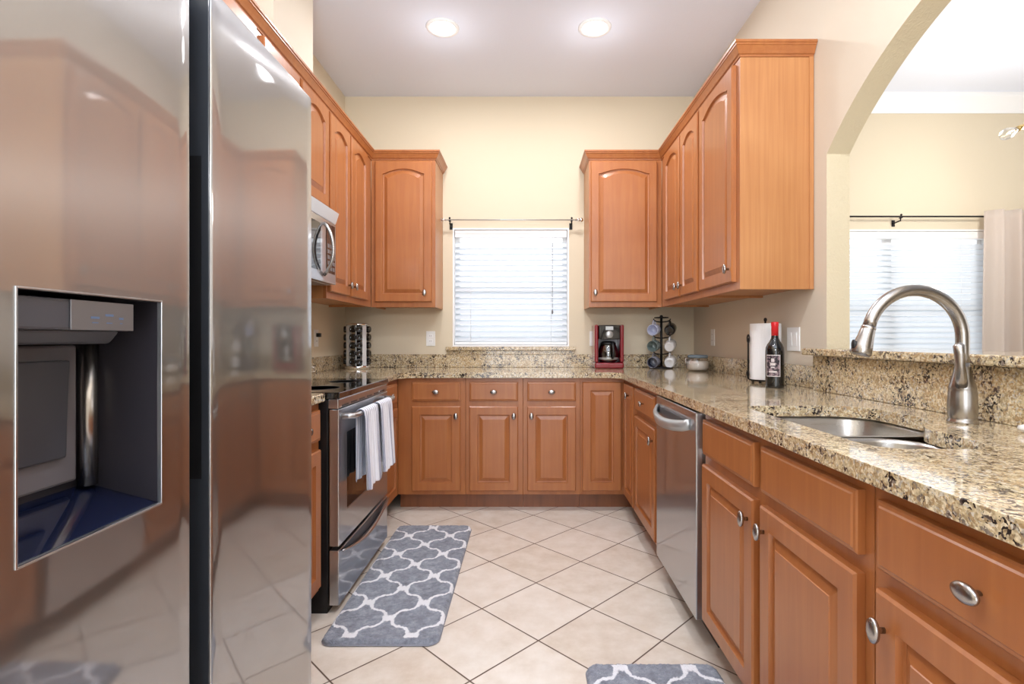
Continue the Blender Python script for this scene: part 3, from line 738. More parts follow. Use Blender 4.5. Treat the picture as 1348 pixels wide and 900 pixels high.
sk = thing('kitchen_sink', 'stainless steel double-bowl sink set under the granite worktop', 'sink', (0, 0, CU))
def bowl(poly, depth, r):
    P0 = rounded(poly, r, 7); cx = sum(p[0] for p in P0) / len(P0); cy = sum(p[1] for p in P0) / len(P0)
    def sc(k, z): return [(cx + (x - cx) * k, cy + (y - cy) * k, z) for x, y in P0]
    m = MB(); top = -0.003
    m.loops([sc(1.07, top), sc(1.0, top), sc(0.985, -0.012), sc(0.95, -depth + 0.04), sc(0.90, -depth + 0.008), sc(0.80, -depth), sc(0.12, -depth - 0.006), sc(0.12, -depth - 0.02), sc(0.83, -depth - 0.006), sc(0.97, -depth + 0.03), sc(1.03, top - 0.012), sc(1.07, top - 0.002)], False, False, True, True)
    return m, cx, cy
for poly, dp, rr in (([(0.705, 1.415), (1.125, 1.415), (1.125, 1.755), (0.705, 1.755)], 0.21, 0.09), ([(0.705, 1.055), (0.995, 1.055), (0.995, 1.372), (0.705, 1.372)], 0.17, 0.09)):
    m, cx, cy = bowl(poly, dp, rr)
    b = m.build('bowl', M['sink_steel'], sk)
    MB().lathe([(0.052, -dp + 0.0015), (0.05, -dp + 0.004), (0.04, -dp + 0.004), (0.036, -dp + 0.001), (0.004, -dp)], (cx, cy, 0), 28).build('drain', M['chrome'], b)

# ------------------------------------------------------------------ tap
fx, fy = 1.158, 1.39
fa = thing('kitchen_tap', 'brushed nickel gooseneck tap with pull-down spray behind the sink', 'tap', (fx, fy, CT))
MB().lathe([(0.034, 0.0), (0.034, 0.006), (0.031, 0.010), (0.031, 0.016), (0.0325, 0.02), (0.0325, 0.05), (0.031, 0.080), (0.0295, 0.089), (0.030, 0.091), (0.030, 0.094), (0.0275, 0.105), (0.022, 0.125), (0.0175, 0.148), (0.016, 0.160)], n=36).build('body', M['nickel'], fa)
gp = []; rn = 0.126
for k in range(6): gp.append((0.004 * 0, 0, 0.155 + (0.226 - 0.155) * k / 5))
for k in range(1, 26):
    a = math.radians(166) * k / 25; gp.append((-rn + rn * math.cos(a), 0, 0.226 + rn * math.sin(a)))
MB().tube(gp, [0.0155] * len(gp), 20).build('neck', M['nickel'], fa)
ex, ez = gp[-1][0], gp[-1][2]; dirv = Vector((gp[-1][0] - gp[-2][0], 0, gp[-1][2] - gp[-2][2])).normalized()
hp = [(ex + dirv.x * s, 0, ez + dirv.z * s) for s in (0.0, 0.004, 0.006, 0.010, 0.012, 0.03, 0.055, 0.075, 0.080)]
sp = MB().tube(hp, [0.0165, 0.0178, 0.0172, 0.0172, 0.0178, 0.0195, 0.0235, 0.0255, 0.022], 24).build('spray_head', M['nickel'], fa)
q = Vector(hp[6])
MB().ball((q.x - 0.024, 0.0, q.z + 0.002), 0.010, 12, 8, 0.5, 0.9, 1.7).build('spray_button', M['black'], sp)
MB().tube([(-0.014, -0.014, 0.100), (-0.024, -0.024, 0.125), (-0.029, -0.028, 0.155), (-0.031, -0.029, 0.185), (-0.032, -0.028, 0.205), (-0.032, -0.027, 0.213)], [0.014, 0.0125, 0.0105, 0.0125, 0.0135, 0.006], 16).build('lever_handle', M['nickel'], fa)

# ------------------------------------------------------------------ refrigerator (doors face +X)
FX = -0.575
fr = thing('refrigerator', 'stainless side-by-side refrigerator with ice and water dispenser', 'refrigerator', (FX, 0.92, 0))
# local: x = depth (0 is the door face, negative goes back), y = along the wall, z up
MB().box(-0.80, -0.125, -0.49, 0.488, 0.03, 1.775).build('cabinet_body', M['fridge_side'], fr, bevel=0.004)
MB().box(-0.75, -0.05, -0.48, 0.478, 0.0, 0.03).build('plinth', M['black'], fr)
def fridge_door(y0, y1, z0, z1, hole=None):
    def brk(a, b2, extra, n):
        s = {a, b2}
        for k in range(n + 1): s.add(a + (b2 - a) * k / n)
        for d in (0.0004, 0.0012, 0.0025, 0.005): s.add(a + d); s.add(b2 - d)
        s.update(extra); return sorted(s)
    ys = brk(y0, y1, hole[:2] if hole else [], 14); zs = brk(z0, z1, hole[2:] if hole else [], 26)
    def xo(y, z):
        r = 0.005; x = 0.0
        for d in (y - y0, y1 - y, z - z0, z1 - z):
            if d < r: x -= r - math.sqrt(max(0, r * r - (r - d) ** 2))
        t = (2 * (z - z0) / (z1 - z0) - 1); u = (2 * (y - y0) / (y1 - y0) - 1)
        return max(x, -r) - 0.0022 * u * u - 0.001 * t * t
    vs = []; idx = {}
    for i, y in enumerate(ys):
        for j, z in enumerate(zs):
            idx[i, j] = len(vs); vs.append((xo(y, z), y, z))
    fs = []
    for i in range(len(ys) - 1):
        for j in range(len(zs) - 1):
            yc, zc = (ys[i] + ys[i + 1]) / 2, (zs[j] + zs[j + 1]) / 2
            if hole and hole[0] < yc < hole[1] and hole[2] < zc < hole[3]: continue
            fs.append((idx[i, j], idx[i + 1, j], idx[i + 1, j + 1], idx[i, j + 1]))
    return MB().add(vs, fs, True)
def door_sides(y0, y1, z0, z1):
    return MB().box(-0.120, -0.0052, y0 + 0.0002, y1 - 0.0002, z0 + 0.0002, z1 - 0.0002)
dz0, dz1 = 0.045, 1.785
# freezer door (nearer the camera) with the dispenser opening
HL = (0.59 - 0.92, 0.8237 - 0.92, 0.881, 1.197)
ld = fridge_door(-0.49, -0.020, dz0, dz1, HL).build('freezer_door', M['fridge_steel'], fr); ld['label'] = 'near door with the dispenser'
sd = MB()                        # door thickness around the dispenser recess
for a in ((-0.4898, HL[0] - 0.001, dz0, dz1), (HL[1] + 0.001, -0.0202, dz0, dz1), (HL[0] - 0.001, HL[1] + 0.001, dz0, HL[2] - 0.001), (HL[0] - 0.001, HL[1] + 0.001, HL[3] + 0.001, dz1)):
    sd.box(-0.120, -0.0085, a[0], a[1], a[2] + 0.0002, a[3] - 0.0002)
sd.build('door_edge', M['fridge_side'], ld)
rd = fridge_door(0.039, 0.489, dz0, dz1).build('fresh_food_door', M['fridge_steel'], fr); rd['label'] = 'far plain door'
door_sides(0.039, 0.489, dz0, dz1).build('door_edge', M['fridge_side'], rd)
# recessed grip channel between the doors
MB().box(-0.074, -0.055, -0.0198, 0.0388, dz0, dz1).build('grip_channel', M['fridge_side'], fr)
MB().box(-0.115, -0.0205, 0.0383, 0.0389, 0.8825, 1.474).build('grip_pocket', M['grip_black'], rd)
# dispenser
dp = MB(); y0, y1, z0, z1 = HL; D = -0.118
dp.add([(-0.003, y0, z0), (-0.003, y1, z0), (-0.003, y1, z1), (-0.003, y0, z1), (D, y0, z0 + 0.03), (D, y1, z0 + 0.03), (D, y1, z1), (D, y0, z1)],
       [(4, 5, 6, 7), (1, 2, 6, 5), (0, 3, 7, 4), (2, 3, 7, 6), (0, 1, 5, 4)])
di = dp.build('dispenser_recess', M['char'], ld)
rim = MB()
t = 0.0022
for a in ((y0 - t, y0 + t * 0.3, z0 - t, z1 + t), (y1 - t * 0.3, y1 + t, z0 - t, z1 + t), (y0, y1, z0 - t, z0 + t * 0.3), (y0, y1, z1 - t * 0.3, z1 + t)):
    rim.box(-0.006, 0.0015, *a)
rim.build('dispenser_rim', M['steel'], ld, bevel=0.0008)
MB().box(-0.112, -0.006, y0 + 0.002, y1 - 0.052, 1.150, 1.190).prism([(-0.112, y0 + 0.002, 1.150), (-0.02, y0 + 0.002, 1.150), (-0.035, y0 + 0.002, 1.132), (-0.112, y0 + 0.002, 1.132)], (0, y1 - y0 - 0.058, 0)).build('dispenser_head', M['dark_grey'], di, bevel=0.004)
cp = MB().box(-0.0058, -0.0035, y0 + 0.075, y1 - 0.053, 1.1505, 1.1895).build('control_panel', M['grey_plastic'], di, bevel=0.0008)
ic = MB()
for k, (a, b2) in enumerate(((0.0, 0.014), (0.024, 0.038), (0.048, 0.056))):
    ic.box(-0.0034, -0.0031, y0 + 0.105 + a, y0 + 0.105 + b2, 1.166 + 0.004 * (k % 2), 1.169 + 0.004 * (k % 2))
    ic.box(-0.0034, -0.0031, y0 + 0.107 + a, y0 + 0.103 + b2, 1.160, 1.1615)
ic.build('display_icons', M['display'], cp)
MB().box(D + 0.001, D + 0.012, y0 + 0.006, y1 - 0.03, 0.925, 1.13).build('dispenser_back', M['mid_grey'], di, bevel=0.004)
MB().prism([(D + 0.013, y0 + 0.012, 0.965), (D + 0.020, y0 + 0.012, 0.965), (D + 0.026, y0 + 0.012, 1.108), (D + 0.013, y0 + 0.012, 1.108)], (0, 0.165, 0)).build('paddle', M['dark_grey'], di, bevel=0.003)
MB().lathe([(0.013, 0.914), (0.013, 1.13)], (D + 0.0145, y1 - 0.0145, 0), 20).build('dispenser_column', M['nickel'], di)
MB().add([(-0.0045, y0 + 0.001, z0 + 0.0012), (-0.0045, y1 - 0.001, z0 + 0.0012), (D + 0.001, y1 - 0.001, z0 + 0.0312), (D + 0.001, y0 + 0.001, z0 + 0.0312)], [(0, 1, 2, 3)]).build('drip_tray', M['tray'], di, solid=0.001)

# ------------------------------------------------------------------ range (faces +X)
RY0, RY1, RX = 2.158, 2.920, -0.775
ra = thing('range_oven', 'stainless electric range with black glass cooktop and towels on its handle', 'oven', (RX, RY0, 0))
W = RY1 - RY0
MB().box(XL - RX + 0.004, -0.045, 0.002, W - 0.002, 0.02, 0.885).build('body', M['black'], ra, bevel=0.002)
MB().box(XL - RX + 0.004, 0.004, 0.0, W, 0.888, 0.916).build('cooktop', M['black_gloss'], ra, bevel=0.003)
bu = MB()
for (bx, by, br) in ((-0.17, 0.2, 0.10), (-0.17, 0.56, 0.075), (-0.45, 0.2, 0.075), (-0.45, 0.56, 0.10)):
    bu.lathe([(br, 0.9161), (br, 0.9166), (br - 0.004, 0.9166), (br - 0.004, 0.9161)], (bx, by, 0), 40)
bu.build('burner_rings', M['dark_grey'], ra)
MB().box(-0.044, -0.002, 0.004, W - 0.004, 0.848, 0.887).build('control_band', M['steel'], ra, bevel=0.003)
vt = MB()
for k in range(6): vt.box(-0.002, -0.0005, 0.05 + 0.115 * k, 0.125 + 0.115 * k, 0.853, 0.860)
vt.build('vent_slots', M['black'], ra)
od = thing('oven_door', '', '', (0, 0, 0)); del od['label']; del od['category']; od.parent = ra
dm = link('door_panel', plate([(-0.04, 0.004, 0.278), (-0.04, W - 0.004, 0.278), (-0.04, W - 0.004, 0.845), (-0.04, 0.004, 0.845)], [[(-0.04, 0.105, 0.405), (-0.04, W - 0.105, 0.405), (-0.04, W - 0.105, 0.735), (-0.04, 0.105, 0.735)]], (0.04, 0, 0)), M['steel'], od, bevel=0.003)
MB().box(-0.038, -0.004, 0.1055, W - 0.1055, 0.4055, 0.7345).build('oven_window', M['black_gloss'], od)
hy0, hy1, hz, hx = 0.045, W - 0.045, 0.812, 0.048
MB().tube([(0.0, hy0, hz), (0.03, hy0 + 0.002, hz), (hx - 0.004, hy0 + 0.012, hz), (hx, hy0 + 0.03, hz), (hx, (hy0 + hy1) / 2, hz), (hx, hy1 - 0.03, hz), (hx - 0.004, hy1 - 0.012, hz), (0.03, hy1 - 0.002, hz), (0.0, hy1, hz)], [0.013, 0.013, 0.013, 0.0125, 0.0125, 0.0125, 0.013, 0.013, 0.013], 14).build('handle', M['steel'], od)
dr = MB(); dr.box(-0.04, 0.0, 0.004, W - 0.004, 0.035, 0.262)
dro = dr.build('warming_drawer', M['steel'], ra, bevel=0.003)
ap2 = []; n = 20
for k in range(n + 1):
    u = k / n; ap2.append((0.012, 0.02 + (W - 0.04) * u, 0.256 - 0.055 * math.sin(PI * u)))
MB().tube(ap2, [0.004 + 0.008 * math.sin(PI * k / n) for k in range(n + 1)], 10).build('scoop_handle', M['steel'], dro)
MB().prism([(0.0012, 0.02 + (W - 0.04) * k / n, 0.254 - 0.050 * math.sin(PI * k / n)) for k in range(n + 1)], (0.0008, 0, 0)).build('scoop_recess', M['fridge_side'], dro)
MB().box(-0.60, -0.05, 0.01, W - 0.01, 0.0, 0.02).build('plinth', M['black'], ra)

# towels hanging over the oven handle
def towel(name, label, y0, w, front, back, seed, amp=0.010):
    cx, cz = RX + hx, hz; R = 0.0175
    rnd = random.Random(seed); prof = []
    nb = 16
    for k in range(nb): prof.append((-R, cz - back + back * k / nb, 0 + (1 - k / nb)))
    for k in range(9):
        a = PI - PI * k / 8; prof.append((R * math.cos(a), cz + R * math.sin(a), 0))
    for k in range(1, 23): prof.append((R, cz - front * k / 22, k / 22))
    ny = 40; vs = []; uv = []
    ph = rnd.random() * 6
    for j in range(ny + 1):
        v = j / ny
        for (x, z, g) in prof:
            fold = math.sin(v * 3.2 * 2 * PI + ph) * amp * (0.35 + g) + math.sin(v * 1.3 * 2 * PI + ph * 2) * amp * 0.5 * g
            yy = y0 + w * v + (0.5 - v) * -0.03 * g
            if x > R * 0.9: vs.append((cx + x + 0.008 * g + abs(fold) * 1.2 * (1 if g > 0 else 0.2), yy, z + 0.006 * math.sin(v * 9 + seed) * g))
            elif x < -R * 0.9: vs.append((cx + x + max(-0.008, min(0.006, fold * 0.4)) * g, yy, z))
            else: vs.append((cx + x, yy, z))
            uv.append((v * w * 1.25 + 0.002, z))
    n = len(prof); fs = [(j * n + i, j * n + i + 1, (j + 1) * n + i + 1, (j + 1) * n + i) for j in range(ny) for i in range(n - 1)]
    me = bpy.data.meshes.new(name); me.from_pydata(vs, [], fs)
    ul = me.uv_layers.new(name='UVMap')
    for lp in me.loops: ul.data[lp.index].uv = uv[lp.vertex_index]
    for p in me.polygons: p.use_smooth = True
    o = link(name, me, M['towel'], solid=0.004, sub=1)
    return tag(o, label, 'towel', 'striped towels on the oven handle')
towel('dish_towel', 'white and grey striped dish towel on the oven handle, nearer one, hanging lower', RY0 + 0.13, 0.205, 0.335, 0.30, 3)
towel('dish_towel', 'white and grey striped dish towel on the oven handle, nearer the corner cabinet', RY0 + 0.378, 0.215, 0.325, 0.30, 8)

# ------------------------------------------------------------------ microwave (faces +X)
MX = -1.055; MY0, MW = 2.155, 0.745; MZ0, MZ1 = 1.432, 1.830
mw = thing('microwave_oven', 'over-the-range stainless microwave with a bowed vertical handle', 'microwave', (MX, MY0, MZ0))
h = MZ1 - MZ0
MB().box(XL - MX + 0.005, -0.035, 0, MW, 0, h).build('body', M['steel'], mw, bevel=0.002)
MB().prism([(-0.036, 0, h - 0.062), (-0.002, 0, h - 0.062), (0.018, 0, h - 0.002), (-0.036, 0, h - 0.002)], (0, MW, 0)).build('vent_hood_lip', M['light_silver'], mw, bevel=0.002)
mdr = MB().box(-0.034, 0.0, 0.002, MW - 0.002, 0.002, h - 0.065).build('door', M['steel'], mw, bevel=0.003)
MB().box(0.0002, 0.002, 0.05, 0.525, 0.055, h - 0.10).build('window', M['black_gloss'], mdr, bevel=0.0008)
MB().box(0.0002, 0.002, 0.60, MW - 0.02, 0.055, h - 0.08).build('control_panel', M['black_gloss'], mdr, bevel=0.0008)
bt = MB()
for r_ in range(5):
    for c_ in range(3): bt.box(0.0021, 0.0027, 0.618 + 0.036 * c_, 0.644 + 0.036 * c_, 0.07 + 0.03 * r_, 0.09 + 0.03 * r_)
bt.build('keypad', M['grey_plastic'], mdr)
hpts = []
for k in range(17):
    u = k / 16; hpts.append((0.002 + 0.050 * math.sin(PI * u) ** 0.7, 0.565, 0.035 + (h - 0.125) * u))
MB().tube(hpts, [0.009] * 17, 12).build('handle', M['nickel'], mdr)

# ------------------------------------------------------------------ dishwasher (faces -X)
DX = 0.622
dw = thing('dishwasher', 'stainless dishwasher with a curved pocket handle in the right run', 'dishwasher', (DX, 2.508, 0), -PI / 2)
MB().box(0.004, 0.598, 0.045, 0.62, 0.102, 0.872).build('tub', M['black'], dw)
dd = MB().box(0.004, 0.588, 0.0, 0.044, 0.105, 0.868).build('door', M['steel'], dw, bevel=0.004)
MB().box(0.02, 0.58, 0.085, 0.097, 0.0, 0.10).build('kick_plate', M['black'], dw)
loops = []; n = 24
for k in range(n + 1):
    u = k / n; x = 0.045 + 0.475 * u; b_ = math.sin(PI * u) ** 0.6
    y = -0.004 - 0.048 * b_; z = 0.815 - 0.022 * b_
    loops.append([(x, y - 0.004, z - 0.026), (x, y - 0.010, z), (x, y - 0.002, z + 0.018), (x, y + 0.008, z + 0.014), (x, y + 0.008, z - 0.022)])
MB().loops(loops, True, True, True).build('handle', M['silver_plastic'], dd)
MB().prism([(0.05 + 0.465 * k / n, -0.001, 0.822 - 0.0 - 0.045 * math.sin(PI * k / n) ** 0.6) for k in range(n + 1)], (0, -0.0012, 0)).build('handle_pocket', M['grey_plastic'], dd)

# ------------------------------------------------------------------ rugs
def rug(label, x0, x1, y0, y1, off, grp, mat):
    w, l = x1 - x0, y1 - y0
    r = thing('kitchen_rug', label, 'rug', ((x0 + x1) / 2, (y0 + y1) / 2, 0), 0, grp)
    P = rounded([(-w / 2, -l / 2), (w / 2, -l / 2), (w / 2, l / 2), (-w / 2, l / 2)], 0.045, 10)
    def sc(i, z): return [(x * (1 - 2 * i / w), y * (1 - 2 * i / l), z) for x, y in P]
    MB().loops([sc(0, 0.0008), sc(-0.003, 0.004), sc(0, 0.008)], True, True, False).build('backing', M['rug_edge'], r)
    # pile: a fine grid clipped to the rounded outline, roughened
    nx, ny = int(w / 0.006), int(l / 0.006); rnd = random.Random(5)
    vs, fs = [], []; rr = 0.043
    for j in range(ny + 1):
        for i in range(nx + 1):
            x = -w / 2 + w * i / nx; y = -l / 2 + l * j / ny
            ax, ay = w / 2 - abs(x), l / 2 - abs(y)
            if ax < rr and ay < rr:
                d = math.hypot(rr - ax, rr - ay)
                if d > rr:
                    k = rr / d; x = math.copysign(w / 2 - rr + (rr - ax) * k, x); y = math.copysign(l / 2 - rr + (rr - ay) * k, y); d = rr
                e = rr - d
            else: e = min(ax, ay)
            z = 0.0085 + 0.013 * min(1, (max(e, 0) / 0.011)) ** 0.5 + rnd.uniform(-0.0018, 0.0018)
            vs.append((x + rnd.uniform(-.0018, .0018), y + rnd.uniform(-.0018, .0018), z))
    for j in range(ny):
        for i in range(nx):
            a = j * (nx + 1) + i; fs.append((a, a + 1, a + nx + 2, a + nx + 1))
    pm = MB().add([(x - off[0], y - off[1], z) for x, y, z in vs], fs, True).build('pile', mat, r, (off[0], off[1], 0))
    return r
RG = 'grey and white trellis rugs'
rug('long grey trellis rug on the tiles in front of the oven', -0.768, -0.328, 1.935, 3.14, (-0.119, -0.445), RG, M['rug_near'])
rug('grey trellis rug cut off by the lower picture edge, in front of the sink cabinet', 0.203, 0.650, 0.55, 1.808, (-0.107, 0.478), RG, M['rug_far'])

# ------------------------------------------------------------------ things on the worktop
# coffee maker
cf = thing('coffee_maker', 'red and black drip coffee maker with a glass carafe on the back worktop', 'coffee maker', (0.612, 3.96, CT))
MB().box(-0.108, 0.108, -0.105, 0.09, 0.0, 0.045).build('base', M['red'], cf, bevel=0.012, seg=3)
MB().box(-0.108, -0.0805, -0.10, 0.09, 0.0455, 0.325).box(0.0805, 0.108, -0.10, 0.09, 0.0455, 0.325).build('side_panels', M['red'], cf, bevel=0.010, seg=3)
MB().box(-0.080, 0.080, 0.045, 0.088, 0.0455, 0.215).build('water_tank', M['grey_plastic'], cf)
hd = MB().box(-0.080, 0.080, -0.102, 0.088, 0.216, 0.322).build('brew_head', M['black_gloss'], cf, bevel=0.006)
MB().box(-0.028, 0.028, -0.1045, -0.1022, 0.285, 0.312).build('display', M['silver_plastic'], hd)
kn = MB().lathe([(0.028, -0.1022), (0.028, -0.108), (0.024, -0.111)], (0, 0, 0.252), 24, 'y'); kn.build('button_panel', M['silver_plastic'], hd)
MB().lathe([(0.055, 0.0), (0.055, 0.006)], (0, -0.035, 0.0455), 32).build('warming_plate', M['black'], cf)
cg = MB().lathe([(0.062, 0.0525), (0.072, 0.062), (0.076, 0.10), (0.072, 0.14), (0.060, 0.17), (0.057, 0.18), (0.055, 0.18), (0.070, 0.14), (0.074, 0.10), (0.070, 0.064), (0.06, 0.055)], (0, -0.035, 0), 36).build('carafe', M['smoke_glass'], cf)
MB().lathe([(0.058, 0.1805), (0.060, 0.186), (0.048, 0.198), (0.02, 0.204)], (0, -0.035, 0), 32).build('carafe_lid', M['black'], cg)
MB().lathe([(0.0735, 0.066), (0.0765, 0.07), (0.0765, 0.078), (0.0765, 0.082)], (0, -0.035, 0), 32, cap=False).build('carafe_band', M['silver_plastic'], cg)
MB().tube([(0.020, -0.086, 0.182), (0.024, -0.118, 0.178), (0.026, -0.128, 0.14), (0.024, -0.124, 0.09), (0.020, -0.112, 0.078)], [0.010, 0.010, 0.009, 0.009, 0.009], 10).build('carafe_handle', M['black'], cg)

# mug tree and six mugs
mtx, mty = 1.005, 3.90
mt = thing('mug_tree', 'dark iron mug tree holding six mugs near the back right corner', 'mug holder', (mtx, mty, CT))
MB().lathe([(0.085, 0.0), (0.085, 0.008), (0.02, 0.014), (0.010, 0.02)], n=32).build('base', M['iron'], mt)
MB().tube([(0, 0, 0.018), (0, 0, 0.375)], 0.009, 12).ball((0, 0, 0.385), 0.013).build('post', M['iron'], mt)
HK = []
for zz in (0.105, 0.225, 0.345):
    for s in (-1, 1):
        HK.append((s, zz))
        MB().tube([(0.008 * s, -0.002, zz), (0.04 * s, -0.012, zz + 0.004), (0.058 * s, -0.018, zz + 0.012), (0.063 * s, -0.02, zz + 0.024)], 0.0045, 8).build('hook', M['iron'], mt)
MB().tube([(0.05 * math.cos(2 * PI * k / 24), 0.05 * math.sin(2 * PI * k / 24), 0.378) for k in range(24)], 0.004, 8, closed=True).build('top_ring', M['iron'], mt)
def mug(label, s, zz, mat, matin, mouth_front, r=0.041, hh=0.088):
    g = 'mugs hanging on the mug tree'
    hook = Vector((mtx + 0.047 * s, mty - 0.0155, CT + zz + 0.004))
    zdir = Vector((-0.55, -0.80, -0.12)).normalized() if mouth_front else Vector((0.42, 0.86, 0.28)).normalized()
    up = Vector((0, 0, 1)); xdir = (up - zdir * up.dot(zdir)).normalized(); ydir = zdir.cross(xdir)
    Rm = Matrix((xdir, ydir, zdir)).transposed().to_4x4()
    o = thing('mug', label, 'mug', (0, 0, 0), 0, g)
    # local handle inner top sits at x = r+0.026, z = hh/2 -> that point goes on the hook
    org = hook - Rm.to_3x3() @ Vector((r + 0.0195, 0, hh * 0.52)) + Vector((0.012 * s, 0, 0))
    o.matrix_world = Matrix.Translation(org) @ Rm
    b = MB().lathe([(r * 0.55, 0.003), (r * 0.72, 0.0), (r * 0.80, 0.001), (r * 0.92, 0.010), (r, 0.03), (r, hh - 0.002), (r - 0.0015, hh), (r - 0.004, hh - 0.002), (r - 0.0042, 0.03), (r * 0.80, 0.012), (r * 0.3, 0.008)], n=36).build('cup', mat, o)
    if matin is not mat:
        MB().lathe([(r - 0.0048, 0.034), (r - 0.0046, hh - 0.004), (r - 0.0054, hh - 0.004), (r - 0.0056, 0.034)], n=36, cap=False).build('glazed_inside', matin, o)
    pts = []
    for k in range(15):
        a = -PI / 2 + PI * k / 14; pts.append((r - 0.004 + 0.029 * math.cos(a), 0, hh * 0.52 + 0.027 * math.sin(a)))
    MB().tube(pts, 0.0052, 10).build('handle', mat, o)
    return o
mug('pale blue-white mug hanging top left on the mug tree', -1, 0.345, M['blue_ceramic'], M['blue_ceramic'], True)
mug('black mug with a white ringed foot hanging top right on the mug tree', 1, 0.345, M['black_ceramic'], M['white_ceramic'], False)
mug('grey-green mug hanging in the middle of the left side of the mug tree', -1, 0.225, M['teal_ceramic'], M['teal_ceramic'], True)
mug('white mug hanging in the middle of the right side of the mug tree', 1, 0.225, M['white_ceramic'], M['white_ceramic'], False)
mug('dark grey mug with navy inside, lowest on the left of the mug tree', -1, 0.105, M['grey_ceramic'], M['navy'], True)
mug('white mug hanging lowest on the right of the mug tree', 1, 0.105, M['white_ceramic'], M['white_ceramic'], False)

# glass jar of sugar
jr = thing('storage_jar', 'squat clear glass jar of white sugar with a blue-grey lid', 'jar', (1.178, 3.60, CT))
MB().lathe([(0.055, 0.0), (0.070, 0.004), (0.076, 0.02), (0.076, 0.065), (0.066, 0.083), (0.064, 0.09), (0.061, 0.09), (0.063, 0.082), (0.073, 0.064), (0.073, 0.02), (0.06, 0.007)], n=40).build('glass_body', M['clear_glass'], jr)
MB().lathe([(0.058, 0.008), (0.0715, 0.02), (0.0715, 0.060), (0.064, 0.068), (0.02, 0.071)], n=40).build('sugar', M['sugar'], jr)
MB().lathe([(0.060, 0.0905), (0.069, 0.092), (0.069, 0.104), (0.062, 0.110), (0.02, 0.113)], n=40).build('lid', M['lid'], jr)
MB().tube([(-0.067, -0.01, 0.10), (-0.085, -0.012, 0.085), (-0.088, -0.012, 0.06), (-0.083, -0.012, 0.045), (-0.077, -0.010, 0.06), (-0.070, -0.010, 0.082)], 0.0035, 8).build('wire_clasp', M['nickel'], jr)

# paper towel holder with roll
px, py = 1.205, 2.64
ph = thing('paper_towel_holder', 'black wire paper towel holder standing behind the wine bottle', 'paper towel holder', (px, py, CT))
MB().tube([(0.066 * math.cos(2 * PI * k / 32), 0.066 * math.sin(2 * PI * k / 32), 0.014) for k in range(32)], 0.004, 8, closed=True).tube([(-0.066, 0, 0.014), (0.066, 0, 0.014)], 0.004, 8).build('base_ring', M['iron'], ph)
ft = MB()
for k in range(4):
    a = 2 * PI * k / 4 + 0.75 + PI / 2; ft.ball((0.062 * math.cos(a), 0.062 * math.sin(a), 0.0075), 0.0075)
ft.build('ball_feet', M['iron'], ph)
MB().tube([(0, 0, 0.014), (0, 0, 0.315)], 0.005, 10).ball((0, 0, 0.318), 0.008, sz=1.3).build('rod', M['iron'], ph)
aa = (-0.082, 0.010)
arm = MB().tube([(-0.066, 0.006, 0.014), (aa[0], aa[1], 0.02), (aa[0], aa[1], 0.20), (aa[0], aa[1] + 0.003, 0.225)], 0.0042, 8)
arm.tube([(aa[0], aa[1] + 0.0 + 0.012 * math.sin(2 * PI * k / 20), 0.222 + 0.020 * math.cos(2 * PI * k / 20)) for k in range(20)], 0.0036, 8, closed=True)
arm.tube([(aa[0] - 0.002, aa[1] + 0.010 * math.sin(2 * PI * k / 20), 0.045 + 0.014 * math.cos(2 * PI * k / 20)) for k in range(20)], 0.0034, 8, closed=True)
arm.build('side_arm', M['iron'], ph)
pr = MB().lathe([(0.072, 0.0), (0.0725, 0.002), (0.0725, 0.278), (0.072, 0.28), (0.021, 0.28), (0.021, 0.0)], n=48)
pl_ = [pr.v]
L_ = MB()
prof = [(0.072, 0.0), (0.0727, 0.002), (0.0727, 0.278), (0.072, 0.28), (0.021, 0.28), (0.021, 0.0)]
L_.loops([[(r_ * math.cos(2 * PI * i / 48), r_ * math.sin(2 * PI * i / 48), z_) for i in range(48)] for r_, z_ in prof], smooth=False, closed=True)
tag(L_.build('paper_towel_roll', M['paper'], None, (px, py, CT + 0.0185), bevel=0.002), 'full white paper towel roll on the black wire holder', 'paper towel roll')

# wine bottle
wb = thing('wine_bottle', 'dark wine bottle with red foil neck in front of the paper towels', 'bottle', (1.132, 2.385, CT), 0)
MB().lathe([(0.030, 0.004), (0.036, 0.0), (0.0395, 0.003), (0.0400, 0.01), (0.0400, 0.165), (0.0385, 0.182), (0.032, 0.198), (0.022, 0.212), (0.0165, 0.225), (0.0148, 0.240), (0.0146, 0.293), (0.010, 0.2945)], n=40).build('glass_body', M['bottle'], wb)
MB().lathe([(0.0152, 0.236), (0.0152, 0.278), (0.0162, 0.281), (0.0162, 0.296), (0.0145, 0.299), (0.004, 0.2995)], n=32).build('foil_cap', M['red_foil'], wb)
def patch(a0, a1, z0, z1, r, n=14):
    m = MB(); vs = []; fs = []
    for k in range(n + 1):
        a = a0 + (a1 - a0) * k / n
        for z in (z0, z1): vs.append((r * math.cos(a), r * math.sin(a), z))
    for k in range(n): fs.append((2 * k, 2 * k + 2, 2 * k + 3, 2 * k + 1))
    return m.add(vs, fs, True)
ang = math.radians(-128)
lb = patch(ang - 0.80, ang + 0.80, 0.052, 0.150, 0.0404).build('label', M['label_pale'], wb)
patch(ang - 0.72, ang + 0.72, 0.0555, 0.1465, 0.0407).build('label_print', M['label_dark'], lb)
em = MB()
for zc_, hw_, hh_ in ((0.126, 0.16, 0.008), (0.108, 0.27, 0.006), (0.094, 0.20, 0.003), (0.074, 0.42, 0.004)):
    p_ = patch(ang - hw_, ang + hw_, zc_ - hh_, zc_ + hh_, 0.0410, 8); em.add(p_.v, p_.f, True)
em.build('label_emblem', M['label_pale'], lb)

